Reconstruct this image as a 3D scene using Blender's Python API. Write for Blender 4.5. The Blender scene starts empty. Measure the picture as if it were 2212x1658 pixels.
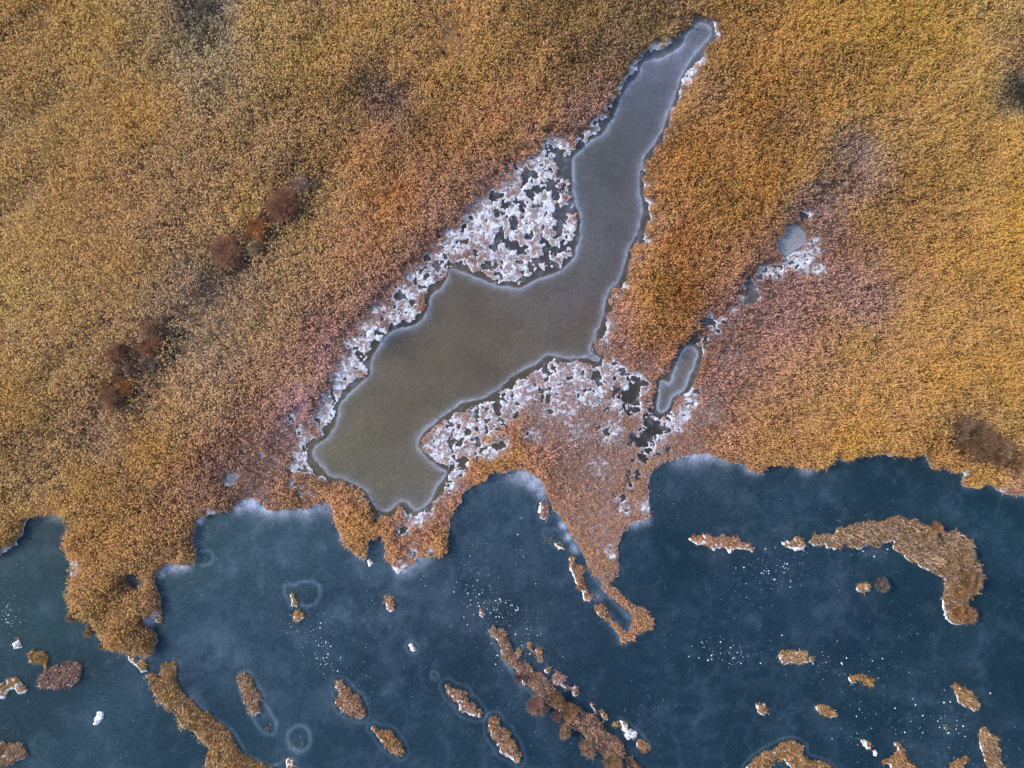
import bpy, math
import numpy as np
R = math.radians
# ---------------------------------------------------------------- camera, sky, sun
scn = bpy.context.scene
cam_d = bpy.data.cameras.new('camera'); cam = bpy.data.objects.new('camera', cam_d)
scn.collection.objects.link(cam); scn.camera = cam
CAM_H = 128.0
cam.location = (0, 0, CAM_H); cam.rotation_euler = (0, 0, 0)
cam_d.sensor_width = 36.0; cam_d.lens = 24.0; cam_d.clip_start = 1.0; cam_d.clip_end = 5000.0

SUN_EL, SUN_AZ = 38.0, 285.0           # azimuth clockwise from +Y (up in the picture)
world = bpy.data.worlds.new('World'); scn.world = world; world.use_nodes = True
wn = world.node_tree; bg = wn.nodes['Background']
sky = wn.nodes.new('ShaderNodeTexSky'); sky.sky_type = 'NISHITA'; sky.sun_disc = False
sky.sun_elevation = R(SUN_EL); sky.sun_rotation = R(SUN_AZ)
wn.links.new(sky.outputs[0], bg.inputs[0]); bg.inputs[1].default_value = 0.15
sl = bpy.data.lights.new('sun', 'SUN'); sl.energy = 1.75; sl.angle = R(5.0); sl.color = (1.0, 0.93, 0.84)
sun = bpy.data.objects.new('sun', sl); scn.collection.objects.link(sun)
sun.rotation_euler = (R(90 - SUN_EL), 0, R(180 - SUN_AZ)); sun.location = (-60, 20, 80)
scn.view_settings.view_transform = 'Standard'; scn.view_settings.look = 'None'
scn.view_settings.exposure = 0.80; scn.view_settings.gamma = 1.0
scn.cycles.max_bounces = 4; scn.cycles.diffuse_bounces = 2; scn.cycles.glossy_bounces = 2

# ---------------------------------------------------------------- helpers
C = scn.collection
rng = np.random.default_rng(7)
S = 192.0 / 2211.0                     # metres per unit of the tracing grid

def W(pts):                            # tracing grid -> metres
    p = np.asarray(pts, float).reshape(-1, 2)
    return np.stack([(p[:, 0] - 1105.5) * S, (829.0 - p[:, 1]) * S], 1)
def T(i, j, pts):                      # enlarged sheet (i, j) of the tracing -> tracing grid
    p = np.asarray(pts, float).reshape(-1, 2)
    return np.stack([p[:, 0] / 3.0 + 737.0 * i, p[:, 1] / 3.0 + 552.6 * j], 1)
def lin(c):
    c = np.asarray(c, float) / 255.0
    return np.where(c <= 0.04045, c / 12.92, ((c + 0.055) / 1.055) ** 2.4)

_tab = np.random.default_rng(3).random((8, 256, 256))
def vnoise(x, y, k=0):
    t = _tab[k & 7]
    xf = np.floor(x); yf = np.floor(y)
    fx = x - xf; fy = y - yf
    xi = xf.astype(np.int64) & 255; yi = yf.astype(np.int64) & 255
    x1 = (xi + 1) & 255; y1 = (yi + 1) & 255
    u = fx * fx * (3 - 2 * fx); v = fy * fy * (3 - 2 * fy)
    a = t[xi, yi] * (1 - u) + t[x1, yi] * u
    b = t[xi, y1] * (1 - u) + t[x1, y1] * u
    return a * (1 - v) + b * v
def fbm(x, y, size, octv=4, k=0, gain=0.5):
    s = 0; a = 1.0; n = 0.0
    for o in range(octv):
        f = (2.03 ** o) / size; c, d = math.cos(0.6 * o + k), math.sin(0.6 * o + k)
        s = s + a * vnoise((x * c - y * d) * f + 17.3 * o + 5 * k, (x * d + y * c) * f + 9.1 * o, k + o)
        n += a; a *= gain
    return s / n
def uni(n):                            # noise -> roughly uniform 0..1
    z = (n - n.mean()) / (n.std() + 1e-9)
    return 1 / (1 + np.exp(-1.7 * z))
def sstep(a, b, x):
    t = np.clip((x - a) / (b - a), 0, 1); return t * t * (3 - 2 * t)

def seg_dist(px, py, poly, closed=True):
    a = poly; b = np.roll(poly, -1, 0)
    if not closed: a, b = poly[:-1], poly[1:]
    best = np.full(px.shape, 1e18)
    for (ax, ay), (bx, by) in zip(a, b):
        dx, dy = bx - ax, by - ay; L = dx * dx + dy * dy + 1e-12
        t = np.clip(((px - ax) * dx + (py - ay) * dy) / L, 0, 1)
        d = (px - ax - t * dx) ** 2 + (py - ay - t * dy) ** 2
        np.minimum(best, d, out=best)
    return np.sqrt(best)
def inside(px, py, poly):
    r = np.zeros(px.shape, bool); a = poly; b = np.roll(poly, -1, 0)
    for (ax, ay), (bx, by) in zip(a, b):
        if ay == by: continue
        r ^= ((ay > py) != (by > py)) & (px < (bx - ax) * (py - ay) / (by - ay) + ax)
    return r
def smooth(poly, n=2):                 # Chaikin corner cutting
    p = np.asarray(poly, float)
    for _ in range(n):
        q = np.roll(p, -1, 0)
        p = np.stack([p * .75 + q * .25, p * .25 + q * .75], 1).reshape(-1, 2)
    return p
def sdf(px, py, poly):                 # positive inside
    d = seg_dist(px, py, poly)
    return np.where(inside(px, py, poly), d, -d)

class Grid:                            # coarse field with bilinear lookup
    def __init__(s, x0, x1, y0, y1, h):
        s.x0, s.y0, s.h = x0, y0, h
        s.nx = int((x1 - x0) / h) + 2; s.ny = int((y1 - y0) / h) + 2
        X, Y = np.meshgrid(x0 + h * np.arange(s.nx), y0 + h * np.arange(s.ny), indexing='ij')
        s.X, s.Y = X, Y
    def look(s, f, x, y):
        u = np.clip((x - s.x0) / s.h, 0, s.nx - 1.001); v = np.clip((y - s.y0) / s.h, 0, s.ny - 1.001)
        i = u.astype(np.int64); j = v.astype(np.int64); a = u - i; b = v - j
        if f.ndim == 3: a = a[..., None]; b = b[..., None]
        return f[i, j] * (1 - a) * (1 - b) + f[i + 1, j] * a * (1 - b) + f[i, j + 1] * (1 - a) * b + f[i + 1, j + 1] * a * b
G = Grid(-114, 114, -90, 90, 0.4)

def idw(anchors, X, Y, p=3.0, soft=60.0):
    A = np.asarray(anchors, float); P = W(A[:, :2])
    num = 0; den = 0
    for k in range(len(A)):
        w = 1.0 / ((X - P[k, 0]) ** 2 + (Y - P[k, 1]) ** 2 + (soft * S * .4) ** 2) ** (p / 2)
        num = num + w[..., None] * A[k, 2:]; den = den + w
    return num / den[..., None]
def blobs(lst, X, Y, col=3):           # max of soft blobs (x, y, r, value...)
    out = np.zeros(X.shape)
    for b in lst:
        x, y = W(b[:2])[0]; r = b[2] * S
        d2 = ((X - x) ** 2 + (Y - y) ** 2) / (r * r)
        m = d2 < 9
        out[m] = np.maximum(out[m], b[col] * np.exp(-d2[m] * 0.8))
    return out

def mesh_from(name, V, F, mat, col=None, parent=None, smooth_sh=False, link=True):
    me = bpy.data.meshes.new(name)
    V = np.asarray(V, np.float32); F = np.asarray(F, np.int32)
    me.vertices.add(len(V)); me.vertices.foreach_set('co', V.ravel())
    n = F.shape[1]
    me.loops.add(F.size); me.loops.foreach_set('vertex_index', F.ravel())
    me.polygons.add(len(F))
    me.polygons.foreach_set('loop_start', np.arange(0, F.size, n, dtype=np.int32))
    me.polygons.foreach_set('loop_total', np.full(len(F), n, np.int32))
    if smooth_sh: me.polygons.foreach_set('use_smooth', np.ones(len(F), bool))
    if col is not None:
        a = me.color_attributes.new('tint', 'FLOAT_COLOR', 'POINT')
        c = np.ones((len(V), 4), np.float32); c[:, :3] = col
        a.data.foreach_set('color', c.ravel())
    me.update(calc_edges=True)
    me.materials.append(mat)
    if not link: return me
    o = bpy.data.objects.new(name, me); C.objects.link(o)
    if parent is not None: o.parent = parent
    return o
def tag(o, label=None, cat=None, group=None, kind=None):
    if label: o['label'] = label
    if cat: o['category'] = cat
    if group: o['group'] = group
    if kind: o['kind'] = kind
    return o
def thing(name, loc, label, cat, group=None):
    o = bpy.data.objects.new(name, None); C.objects.link(o); o.location = loc
    o.empty_display_size = 0.3
    return tag(o, label, cat, group)

# ---------------------------------------------------------------- materials
def mat_tint(name, rough=0.9, spec=0.2, grain=0.0, gsize=6.0, bump=0.0, transl=0.0, bsize=8.0):
    m = bpy.data.materials.new(name); m.use_nodes = True; nt = m.node_tree; N = nt.nodes; L = nt.links
    p = N['Principled BSDF']; out = N['Material Output']
    at = N.new('ShaderNodeAttribute'); at.attribute_name = 'tint'
    c = at.outputs['Color']
    if grain > 0:
        tc = N.new('ShaderNodeTexCoord')
        mp = N.new('ShaderNodeMapRange'); mp.inputs[3].default_value = 1 - grain; mp.inputs[4].default_value = 1 + grain
        mp.inputs[1].default_value = 0.25; mp.inputs[2].default_value = 0.75
        nz = N.new('ShaderNodeTexNoise'); nz.inputs['Scale'].default_value = gsize; nz.inputs['Detail'].default_value = 4
        nz.inputs['Roughness'].default_value = 0.75
        L.new(tc.outputs['Object'], nz.inputs['Vector']); L.new(nz.outputs['Fac'], mp.inputs[0])
        vm = N.new('ShaderNodeVectorMath'); vm.operation = 'SCALE'
        L.new(c, vm.inputs[0]); L.new(mp.outputs[0], vm.inputs['Scale']); c = vm.outputs[0]
    L.new(c, p.inputs['Base Color'])
    p.inputs['Roughness'].default_value = rough; p.inputs['Specular IOR Level'].default_value = spec
    if bump > 0:
        tc = N.new('ShaderNodeTexCoord'); nz = N.new('ShaderNodeTexNoise'); nz.inputs['Scale'].default_value = bsize
        nz.inputs['Detail'].default_value = 3
        b = N.new('ShaderNodeBump'); b.inputs['Strength'].default_value = bump; b.inputs['Distance'].default_value = 0.08
        L.new(tc.outputs['Object'], nz.inputs['Vector']); L.new(nz.outputs['Fac'], b.inputs['Height']); L.new(b.outputs[0], p.inputs['Normal'])
    if transl > 0:
        tr = N.new('ShaderNodeBsdfTranslucent'); mx = N.new('ShaderNodeMixShader'); mx.inputs[0].default_value = transl
        L.new(c, tr.inputs[0]); L.new(p.outputs[0], mx.inputs[1]); L.new(tr.outputs[0], mx.inputs[2]); L.new(mx.outputs[0], out.inputs[0])
    return m
M_reed = mat_tint('dry_reed', 0.8, 0.15, transl=0.22)
M_mud = mat_tint('marsh_mud', 0.95, 0.1, grain=0.35, gsize=5.0, bump=0.6)
M_frost = mat_tint('hoar_frost', 0.9, 0.1, grain=0.10, gsize=4.0, bump=0.8, bsize=6.0)
M_ice = mat_tint('lake_ice', 0.42, 0.2, grain=0.30, gsize=5.0, bump=0.03)
M_pice = mat_tint('pond_ice', 0.5, 0.2, grain=0.22, gsize=5.0, bump=0.03)
M_twig = mat_tint('twig', 0.9, 0.1, transl=.35)
M_chip = mat_tint('ice_chip', 0.5, 0.4, grain=0.08, gsize=8)

# ---------------------------------------------------------------- traced outlines
lake = np.concatenate([
 [(-900, 1290), (-300, 1235), (-120, 1215)],
 T(0, 2, [(-40,290),(0,272),(40,255),(60,235),(110,210),(135,160),(165,95),(200,35),(280,18),(350,18),(410,25),(450,60),(455,110),(430,150),(430,220),(450,290),(465,340),(460,400),(465,450),(445,510),(460,580),(480,640),(520,680),(570,700),(620,720),(650,760),(680,830),(730,870),(770,895),(820,912),(870,925),(940,930),(1000,915),(1018,850),(1015,790),(985,745),(945,730),(932,700),(950,682),(1000,690),(1050,655),(1048,590),(1035,530),(1020,490),(1005,440),(1020,400),(1055,350),(1085,335),(1150,345),(1250,345),(1280,310),(1270,260),(1250,180),(1265,100),(1275,50),(1300,30),(1380,20),(1440,5)]),
 T(0, 1, [(1490,1655),(1520,1620),(1550,1585),(1620,1575),(1690,1600),(1720,1640),(1790,1652),(1830,1640),(1900,1640),(1990,1640),(2040,1610),(2110,1590),(2140,1610),(2165,1658)]),
 T(1, 2, [(-40,60),(-15,130),(0,170),(30,210),(70,240),(100,285),(160,300),(175,250),(170,200),(200,178),(250,165),(280,190),(290,240),(285,290),(320,330),(345,380),(375,395),(400,365),(440,340),(480,305),(540,290),(600,285),(650,290),(680,250),(690,200),(695,120),(715,40)]),
 T(1, 1, [(725,1655),(760,1610),(780,1560),(800,1520),(850,1500),(930,1460),(950,1420),(1000,1395),(1060,1405),(1100,1390),(1150,1385),(1200,1400),(1260,1430),(1310,1480),(1330,1530),(1350,1600)]),
 T(1, 2, [(1390,0),(1440,60),(1490,150),(1540,230),(1570,300),(1600,370),(1660,440),(1710,510),(1760,560),(1800,600),(1850,640),(1890,680),(1900,710),(1870,740),(1862,775),(1820,760),(1790,720),(1742,698),(1745,725),(1770,760),(1795,800),(1800,840),(1830,850),(1880,830),(1900,800),(1950,770),(1995,765),(2020,730),(2025,690),(1990,660),(1940,620),(1880,600),(1840,570),(1800,520),(1750,480),(1755,440),(1785,400),(1790,340),(1785,260),(1790,200),(1820,160),(1850,110),(1890,80),(1950,60),(2010,40),(2000,10)]),
 T(1, 1, [(1985,1648),(1990,1620),(1995,1540),(1990,1480),(1985,1430),(2020,1390),(2080,1350),(2150,1310)]),
 T(2, 1, [(0,1300),(60,1285),(140,1275),(190,1285),(260,1320),(330,1345),(400,1365),(430,1390),(480,1415),(520,1405),(545,1350),(600,1355),(680,1360),(740,1375),(820,1385),(880,1385),(940,1360),(960,1310),(1000,1320),(1060,1325),(1110,1310),(1160,1295),(1230,1290),(1310,1285),(1380,1290),(1440,1310),(1490,1300),(1555,1280),(1570,1330),(1610,1370),(1680,1375),(1740,1395),(1800,1400),(1815,1420),(1800,1460),(1815,1490),(1870,1500),(1920,1490),(1970,1480),(2010,1490),(2070,1530),(2140,1545),(2209,1550),(2320,1575)]),
 [(2300, 1085), (2500, 1120), (3100, 1160), (3100, 3000), (-900, 3000)]])
pond_main = np.concatenate([
 T(2, 0, [(0,300),(20,240),(60,190),(90,150),(140,145),(190,180),(180,240),(130,290),(100,330),(70,370),(30,420),(10,450)]),
 T(1, 0, [(2200,500),(2170,580),(2150,650),(2110,720),(2090,800),(2055,880),(2010,950),(1970,1000),(1940,1060),(1930,1130),(1920,1220),(1940,1300),(1955,1370),(1940,1430),(1910,1500),(1900,1560),(1850,1600)]),
 T(1, 1, [(1840,0),(1830,60),(1810,130),(1790,180),(1740,210),(1720,260),(1700,340),(1680,430),(1650,500),(1620,560),(1610,620),(1640,650),(1670,665),(1650,680),(1610,660),(1540,655),(1460,660),(1380,645),(1320,640),(1290,680),(1230,715),(1150,750),(1090,790),(1030,840),(980,880),(920,920),(860,935),(790,945),(740,980),(680,1020),(600,1080),(530,1130),(495,1185),(492,1240),(530,1290),(580,1340),(640,1375),(690,1400),(660,1440),(620,1500),(590,1570),(530,1630),(480,1650),(450,1630),(430,1592),(380,1590),(340,1620),(300,1655),(260,1650),(220,1625),(190,1570),(160,1510),(100,1480),(40,1445)]),
 T(0, 1, [(2211,1440),(2150,1430),(2090,1370),(2030,1310),(2022,1265),(2060,1220),(2150,1150),(2180,1080),(2195,1000)]),
 T(1, 1, [(0,940),(50,900),(100,840),(160,800),(195,760),(190,690),(220,620),(260,560),(310,510),(350,485),(430,470),(500,440),(550,380),(570,310),(590,250),(650,210),(690,140),(700,90),(730,80),(780,100),(850,135),(930,165),(1000,200),(1080,210),(1150,210),(1200,200),(1260,150),(1330,130),(1410,110),(1470,60),(1515,5)]),
 T(1, 0, [(1540,1560),(1560,1480),(1550,1400),(1530,1330),(1500,1230),(1500,1150),(1495,1080),(1510,1020),(1560,960),(1610,910),(1690,880),(1720,830),(1770,760),(1790,690),(1810,620),(1860,560),(1930,490),(1950,420),(1990,390),(2060,385),(2150,335)])])
pond_e = [(1485,748),(1497,750),(1508,762),(1503,778),(1498,792),(1488,817),(1480,837),(1467,847),(1453,855),(1445,872),(1437,885),(1427,893),(1422,888),(1421,875),(1424,846),(1423,822),(1432,820),(1444,829),(1450,820),(1453,801),(1465,778),(1475,760)]
pond_p = [(1700,492),(1722,487),(1736,500),(1740,518),(1727,533),(1703,548),(1686,553),(1676,541),(1685,520),(1694,505)]
pond_h = [(1722,457),(1743,456),(1752,465),(1738,478),(1722,472)]
pond_s = [(490,1025),(505,1019),(518,1023),(512,1043),(497,1046),(487,1037)]
pond_n = [(274,1243),(292,1238),(310,1243),(316,1255),(300,1268),(280,1263)]

lakeW = W(lake); pondW = smooth(W(pond_main), 2)
small = [(smooth(W(p), 2), m) for p, m in ((pond_e, .95), (pond_p, .35), (pond_h, .0), (pond_s, .0), (pond_n, .1))]
GX, GY = G.X, G.Y
g_lake = sdf(GX, GY, lakeW)                      # + inside the lake
g_pond = sdf(GX, GY, pondW)
g_small = np.stack([sdf(GX, GY, p) for p, m in small], -1)

# frost and open-ice blobs: x, y, radius, frost, ice gaps
FB = [(1440,92,9,.6,.1),(1400,118,9,.7,.2),(1375,140,9,.7,.2),(1338,195,9,.6,.2),(1312,232,9,.6,.2),(1300,255,9,.7,.2),(1275,290,12,.8,.4),(1495,155,10,.8,.1),(1468,200,9,.5,.1),(1455,240,8,.4,0),(1425,300,8,.4,0),(1392,370,8,.45,0),(1402,470,9,.55,.1),(1380,560,9,.45,0),(1350,620,9,.5,.1),(1310,715,9,.6,.1),(640,900,14,.5,.2),(652,925,14,.6,.2),(635,1010,14,.5,.1),(760,740,16,.7,.3),(820,665,16,.6,.4),(890,600,16,.7,.5),(930,560,14,.7,.5),(700,880,12,.8,.3),(1200,880,34,.34,.1),(1280,850,34,.42,.2),(1150,945,26,.36,.1),(1320,930,26,.42,.3),(1250,930,30,.28,.05),(1290,1010,26,.26,.05),(1350,1100,14,.4,.3),(700,690,18,.25,0),(620,905,22,.32,0),(600,1000,26,.25,0),(660,1060,20,.3,.1),(1540,900,22,.25,0),(1560,780,24,.25,.1),(1640,640,20,.3,.2),(1690,575,14,.6,.6),(1668,590,12,.55,.7),(1640,600,11,.5,.8),(1618,625,12,.5,.8),(1600,648,11,.45,.7),(1580,668,11,.45,.7),(1562,690,10,.5,.6),(1545,715,11,.55,.7),(1525,735,10,.5,.7),(1515,755,9,.6,.7),(1500,850,10,.7,.5),(1412,940,16,.5,.9),(1395,975,12,.5,.9),(1160,400,50,1,.45),(1120,470,60,1,.5),(1100,530,60,.9,.55),(1180,470,50,.9,.65),(1200,540,40,.85,.55),(1050,480,42,1,.35),(1200,330,32,.8,.5),(1140,580,55,.65,.35),(1060,560,40,.5,.45),
 (1218,410,22,.5,1.2),(1208,465,24,.4,1.2),(1220,370,18,.4,1.1),(1105,548,20,.2,.6),(1225,340,20,.7,1.0),(1215,500,26,.9,.7),(1190,585,26,.9,.3),(1000,585,22,.8,.2),(1090,600,30,.9,.1),
 (985,520,26,.85,.4),(950,570,24,.85,.65),(912,598,24,.85,.6),(872,640,22,.9,.6),(845,680,22,.6,1.0),(882,675,20,.9,.6),(855,700,14,1,.3),(805,718,22,.95,.6),(782,755,22,.95,.5),(755,795,22,.95,.4),(735,825,20,.95,.35),(712,865,22,.7,.3),(690,905,18,.6,.3),(720,900,16,.9,.3),(705,930,14,.9,.2),(665,960,20,.85,.4),(672,1005,18,.85,.3),(645,985,16,.5,.1),(700,1030,14,.4,.2),(650,880,14,.5,.0),(790,790,14,1,.2),
 (1290,268,12,1,.1),(1350,172,9,.7,.3),(1362,150,9,.7,.2),(1388,128,10,.7,.3),(1415,102,12,.8,.3),(1256,308,14,.8,.5),(1322,210,8,.6,.2),
 (1482,172,12,1,.1),(1512,135,12,.8,.1),(1545,75,9,.9,.1),(1540,55,8,.8,.1),(1400,440,13,.6,.05),(1398,400,10,.5,0),(1396,520,12,.5,.05),(1318,700,13,.6,.05),(1306,735,10,.7,0),(1335,640,12,.4,0),(1485,860,8,.9,0),
 (1180,800,24,.9,.25),(1120,850,30,.9,.3),(1080,880,28,.9,.6),(1050,905,32,.85,.6),(1000,930,34,.9,.45),(960,960,32,1,.3),(985,1000,28,.8,.4),(1020,960,30,.6,.4),(1080,960,24,.6,.35),(1060,975,18,.95,.1),(1240,815,30,.7,.45),(1190,832,28,.7,.5),(1300,810,28,.7,.5),(1335,800,22,.6,.2),(1372,832,24,.95,.3),(1335,870,24,.5,.8),(1370,880,28,.4,1),(1400,905,28,.4,1),(1402,950,28,.5,1.05),(1425,935,22,.6,.8),(1382,990,14,.3,1.15),(1372,1020,11,.3,1.0),(1362,1050,9,.4,.9),(1452,912,20,.85,.2),(1478,890,14,.85,.1),(1490,848,10,1,.1),(1340,1080,14,.4,.3),(1388,1088,11,.95,.05),(1230,870,40,.35,.1),(1120,1010,22,.2,.05),
 (970,1040,20,.6,.3),(930,1060,24,.5,.3),(900,1110,28,.6,.2),(868,1140,18,.5,.35),(868,1222,11,1,0),(855,1230,8,1,0),(780,1080,20,.3,.1),(815,1110,14,.3,.2),(890,1190,22,.35,.15),(930,1185,14,.5,.0),
 (1748,535,12,.8,.1),(1733,570,22,1,.3),(1705,562,18,.85,.35),(1680,590,16,.5,.5),(1742,460,12,.5,.2),(1765,582,15,.9,.25),(1765,548,10,.6,.1),(1530,680,9,.8,.2),(1545,702,11,.7,.35),(1612,612,16,.5,.9),(1625,635,14,.4,.7),(1600,655,14,.3,.6),(1655,585,14,.6,.6),(1590,680,12,.25,.5),(1500,735,10,.6,.5),(1520,700,12,.4,.6),(1470,765,12,.6,.8),(1430,800,10,.3,.7),(1760,520,12,.6,.2),(1490,870,14,.8,.3),(1415,915,14,.5,.9),(1640,582,11,.6,.4),(1790,455,9,.5,0),(1820,460,8,.4,0),(1520,760,10,.4,.1),(1480,760,9,.8,.3),
 (494,1040,8,.9,0),(456,1106,8,1.3,0),(565,985,8,.5,0),(632,1040,12,.5,.1),(600,1050,9,.3,0),(1315,1184,7,1.3,0),(1321,1198,6,1.2,0),(1392,1100,7,1,0),(165,1218,9,.9,.3),(172,1225,8,.8,.5),(160,1240,7,.9,.1),(335,1328,8,1.2,0),(15,1185,8,.9,0),(40,1172,7,.7,0),(2085,1020,7,.8,0),(2165,1055,7,.8,0),(2120,886,7,.9,0),(1425,250,6,.5,0),
 (1780,400,10,.35,0),(1760,405,8,.5,0),(1930,620,8,.3,0),(525,1085,12,.3,0),(2040,870,6,.4,.4)]
g_frost = blobs(FB, GX, GY, 3); g_hole = blobs(FB, GX, GY, 4)

# reed tint anchors: x, y, r, g, b (mean display colour), tall 0..1
AN = [(60,60,158,122,68,.9),(220,90,158,124,70,1),(360,60,140,112,70,.9),(450,20,112,100,82,.5),(465,90,112,98,72,.6),(470,180,128,104,70,.8),(120,300,168,132,76,1),(320,260,152,116,66,1),(60,500,178,142,84,1),(60,640,180,146,88,1),(220,430,160,122,70,1),(250,560,158,122,72,.9),(120,760,156,122,72,1),(60,900,152,116,66,1),
 (560,60,158,126,78,.9),(600,130,152,120,74,.9),(540,320,150,116,72,.9),(560,380,140,108,66,.9),(700,80,150,116,66,.9),(720,200,138,104,60,.9),(840,60,146,112,62,.9),(870,160,142,106,58,.9),(960,70,164,128,76,.3),(985,110,166,130,82,.3),(950,200,140,104,58,.9),(1040,120,144,108,58,.9),(850,210,112,88,66,.5),
 (720,320,142,106,64,.9),(820,340,132,94,56,.9),(960,320,130,92,54,.9),(1060,280,134,96,58,.9),(1150,130,138,102,56,.9),(1160,240,134,96,58,.8),(1260,60,128,98,54,.9),(1230,130,112,82,46,.9),(1320,120,108,82,54,.7),(1290,200,122,92,66,.6),(1380,40,118,94,56,.6),(1240,270,122,92,70,.6),
 (560,440,152,118,70,.9),(700,450,158,128,84,.5),(640,560,144,112,74,.8),(740,500,142,104,62,.9),(860,440,134,92,52,.9),(960,440,134,98,66,.7),(840,540,134,94,52,.9),(760,640,140,104,66,.8),(850,590,132,98,74,.5),(700,720,140,104,80,.5),(740,760,144,110,92,.4),(640,660,146,112,74,.8),
 (510,640,148,122,84,.5),(500,720,164,138,96,.4),(560,700,156,128,88,.5),(440,740,148,122,82,.6),(480,620,124,102,76,.5),(600,790,142,108,74,.7),(640,830,152,114,66,.8),(560,880,136,102,76,.5),(620,930,136,104,90,.3),(540,960,134,100,76,.3),(450,860,150,118,76,.8),(380,900,150,116,72,.8),(230,960,138,110,76,.6),(340,980,158,118,62,.9),(240,1030,150,112,62,.9),(100,960,142,112,72,.7),(60,1060,142,112,68,.8),(400,1020,144,106,66,.7),(460,1010,130,98,76,.4),(560,1050,136,104,84,.3),(380,1080,136,102,70,.5),(250,1100,150,112,64,.9),(200,1170,156,116,64,.9),(350,1180,150,112,68,.8),(250,1300,148,112,62,.9),(280,1360,144,106,58,1),(310,1390,132,100,62,.8),(640,1040,140,102,72,.4),(720,1070,158,118,84,.5),(760,1130,164,120,72,.7),(60,1130,152,114,62,.9),
 (1450,60,122,96,58,.6),(1560,100,140,102,54,.9),(1640,160,140,100,50,.9),(1760,60,152,114,54,.9),(1900,60,150,114,52,.9),(2000,120,152,116,56,.9),(2150,40,144,114,64,.8),(2180,130,138,108,66,.6),(2190,200,100,88,68,.4),(2100,160,156,120,62,1),(1600,260,140,98,50,.9),(1760,220,146,106,54,.9),(1900,220,148,110,56,.9),(2050,260,150,114,60,1),(2160,320,162,124,62,1),
 (1520,220,146,108,66,.8),(1500,350,140,96,50,.9),(1440,420,146,102,58,.9),(1460,520,142,92,46,1),(1400,640,142,98,48,1),(1470,640,128,82,40,1),(1380,730,144,100,46,1),(1460,730,136,90,48,1),(1560,480,136,96,50,.9),(1560,580,130,88,50,.9),(1640,400,144,100,50,.9),(1720,360,142,102,54,.9),(1840,330,122,100,82,.6),(1900,280,142,108,64,.8),(1830,400,116,92,64,.5),(1770,430,104,88,72,.4),(1800,500,112,84,66,.4),(1770,530,114,82,64,.3),(1850,470,140,104,54,.9),(1960,420,144,106,54,.9),(2100,420,160,122,62,1),(2180,480,176,134,62,1),(1940,560,146,106,56,.9),(2040,560,160,120,58,1),(2180,620,172,130,64,1),
 (1700,620,120,90,72,.4),(1800,620,122,92,76,.4),(1880,660,136,106,84,.5),(1640,680,114,84,68,.4),(1560,720,118,84,72,.3),(1720,700,134,98,72,.5),(1600,780,130,92,72,.3),(1960,680,156,118,66,.9),(2100,700,164,124,66,1),(1840,740,160,120,70,.9),(1700,790,158,118,72,.8),(1560,840,134,96,76,.3),(1620,870,156,116,72,.7),(1760,860,158,118,70,.9),(1900,840,160,120,66,.9),(2020,820,164,122,60,1),(2160,800,158,118,60,1),(1540,940,158,118,76,.6),(1660,960,158,116,64,.9),(1800,960,160,118,62,.9),(1920,950,162,120,60,.9),(2010,960,150,108,54,.9),(2060,930,112,88,60,.6),(2100,960,100,76,54,.6),(2040,1000,160,116,54,.9),(2140,930,138,108,60,.8),(2190,980,138,106,62,.8),(2120,1020,164,122,58,.8),(2190,1040,142,108,72,.6),(1500,970,146,106,84,.2),
 (1420,480,152,116,76,.5),(1350,600,152,114,76,.5),(1320,690,156,118,92,.3),(1300,760,148,108,88,.2),(1390,770,142,102,82,.2),(1200,780,150,112,100,.15),(1100,840,156,120,108,.1),(1250,880,146,106,92,.1),(1180,920,144,104,88,.1),(1300,920,146,106,90,.1),(1120,990,168,120,62,.6),(1080,1000,172,126,66,.6),(1160,1010,164,118,72,.5),(1230,1000,146,104,82,.15),(1330,1000,148,108,88,.1),(1250,1080,154,112,82,.2),(1330,1120,154,112,90,.1),(1280,1200,158,116,84,.25),(1320,1160,158,116,94,.1),(1370,1340,160,118,84,.35),(1330,1370,158,116,78,.35),(1420,1000,158,118,90,.2),(1460,940,152,110,88,.15),(1520,900,150,110,88,.15),
 (940,1180,162,118,66,.6),(900,1160,158,116,86,.3),(960,1100,156,114,84,.3),(940,1050,150,112,96,.2),(790,1180,160,118,70,.6),(1140,420,150,112,96,.1),(1060,500,150,112,98,.1),(950,560,144,104,88,.2),(860,620,140,102,82,.2),(790,700,144,108,88,.25),(1130,590,154,110,90,.2)]
g_rgb = idw(AN, GX, GY, 3.2, 55.0)
g_rgb[..., 2] *= 1.03 - .03 * (1 - sstep(.2, .6, g_rgb[..., 3]))
MV = [(880,560,60,.5),(800,650,60,.6),(720,760,60,.7),(650,870,70,.8),(600,980,70,.65),(560,1050,50,.6),(960,480,50,.5),(1060,400,40,.5),(1150,300,30,.4),(1650,680,110,.7),(1800,620,90,.6),(1600,800,70,.6),(1540,880,60,.6),(1760,480,60,.6),(1850,420,50,.4),(520,1010,50,.5),(420,1060,40,.3),(700,660,60,.3),(1250,960,110,.6),(1330,740,50,.5)]
_mv = blobs(MV, GX, GY, 3)[..., None]
g_rgb[..., :3] = g_rgb[..., :3] * (1 - _mv) + _mv * np.array([136, 107, 92])
g_rgb[..., :3] *= [.99, 1.015, 1.05]
g_rgb[..., 1] *= 1 + .035 * sstep(.4, .8, g_rgb[..., 3]) * (1 - _mv[..., 0])
g_rgb[..., 2] *= 1 + .06 * sstep(.4, .8, g_rgb[..., 3])
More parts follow.
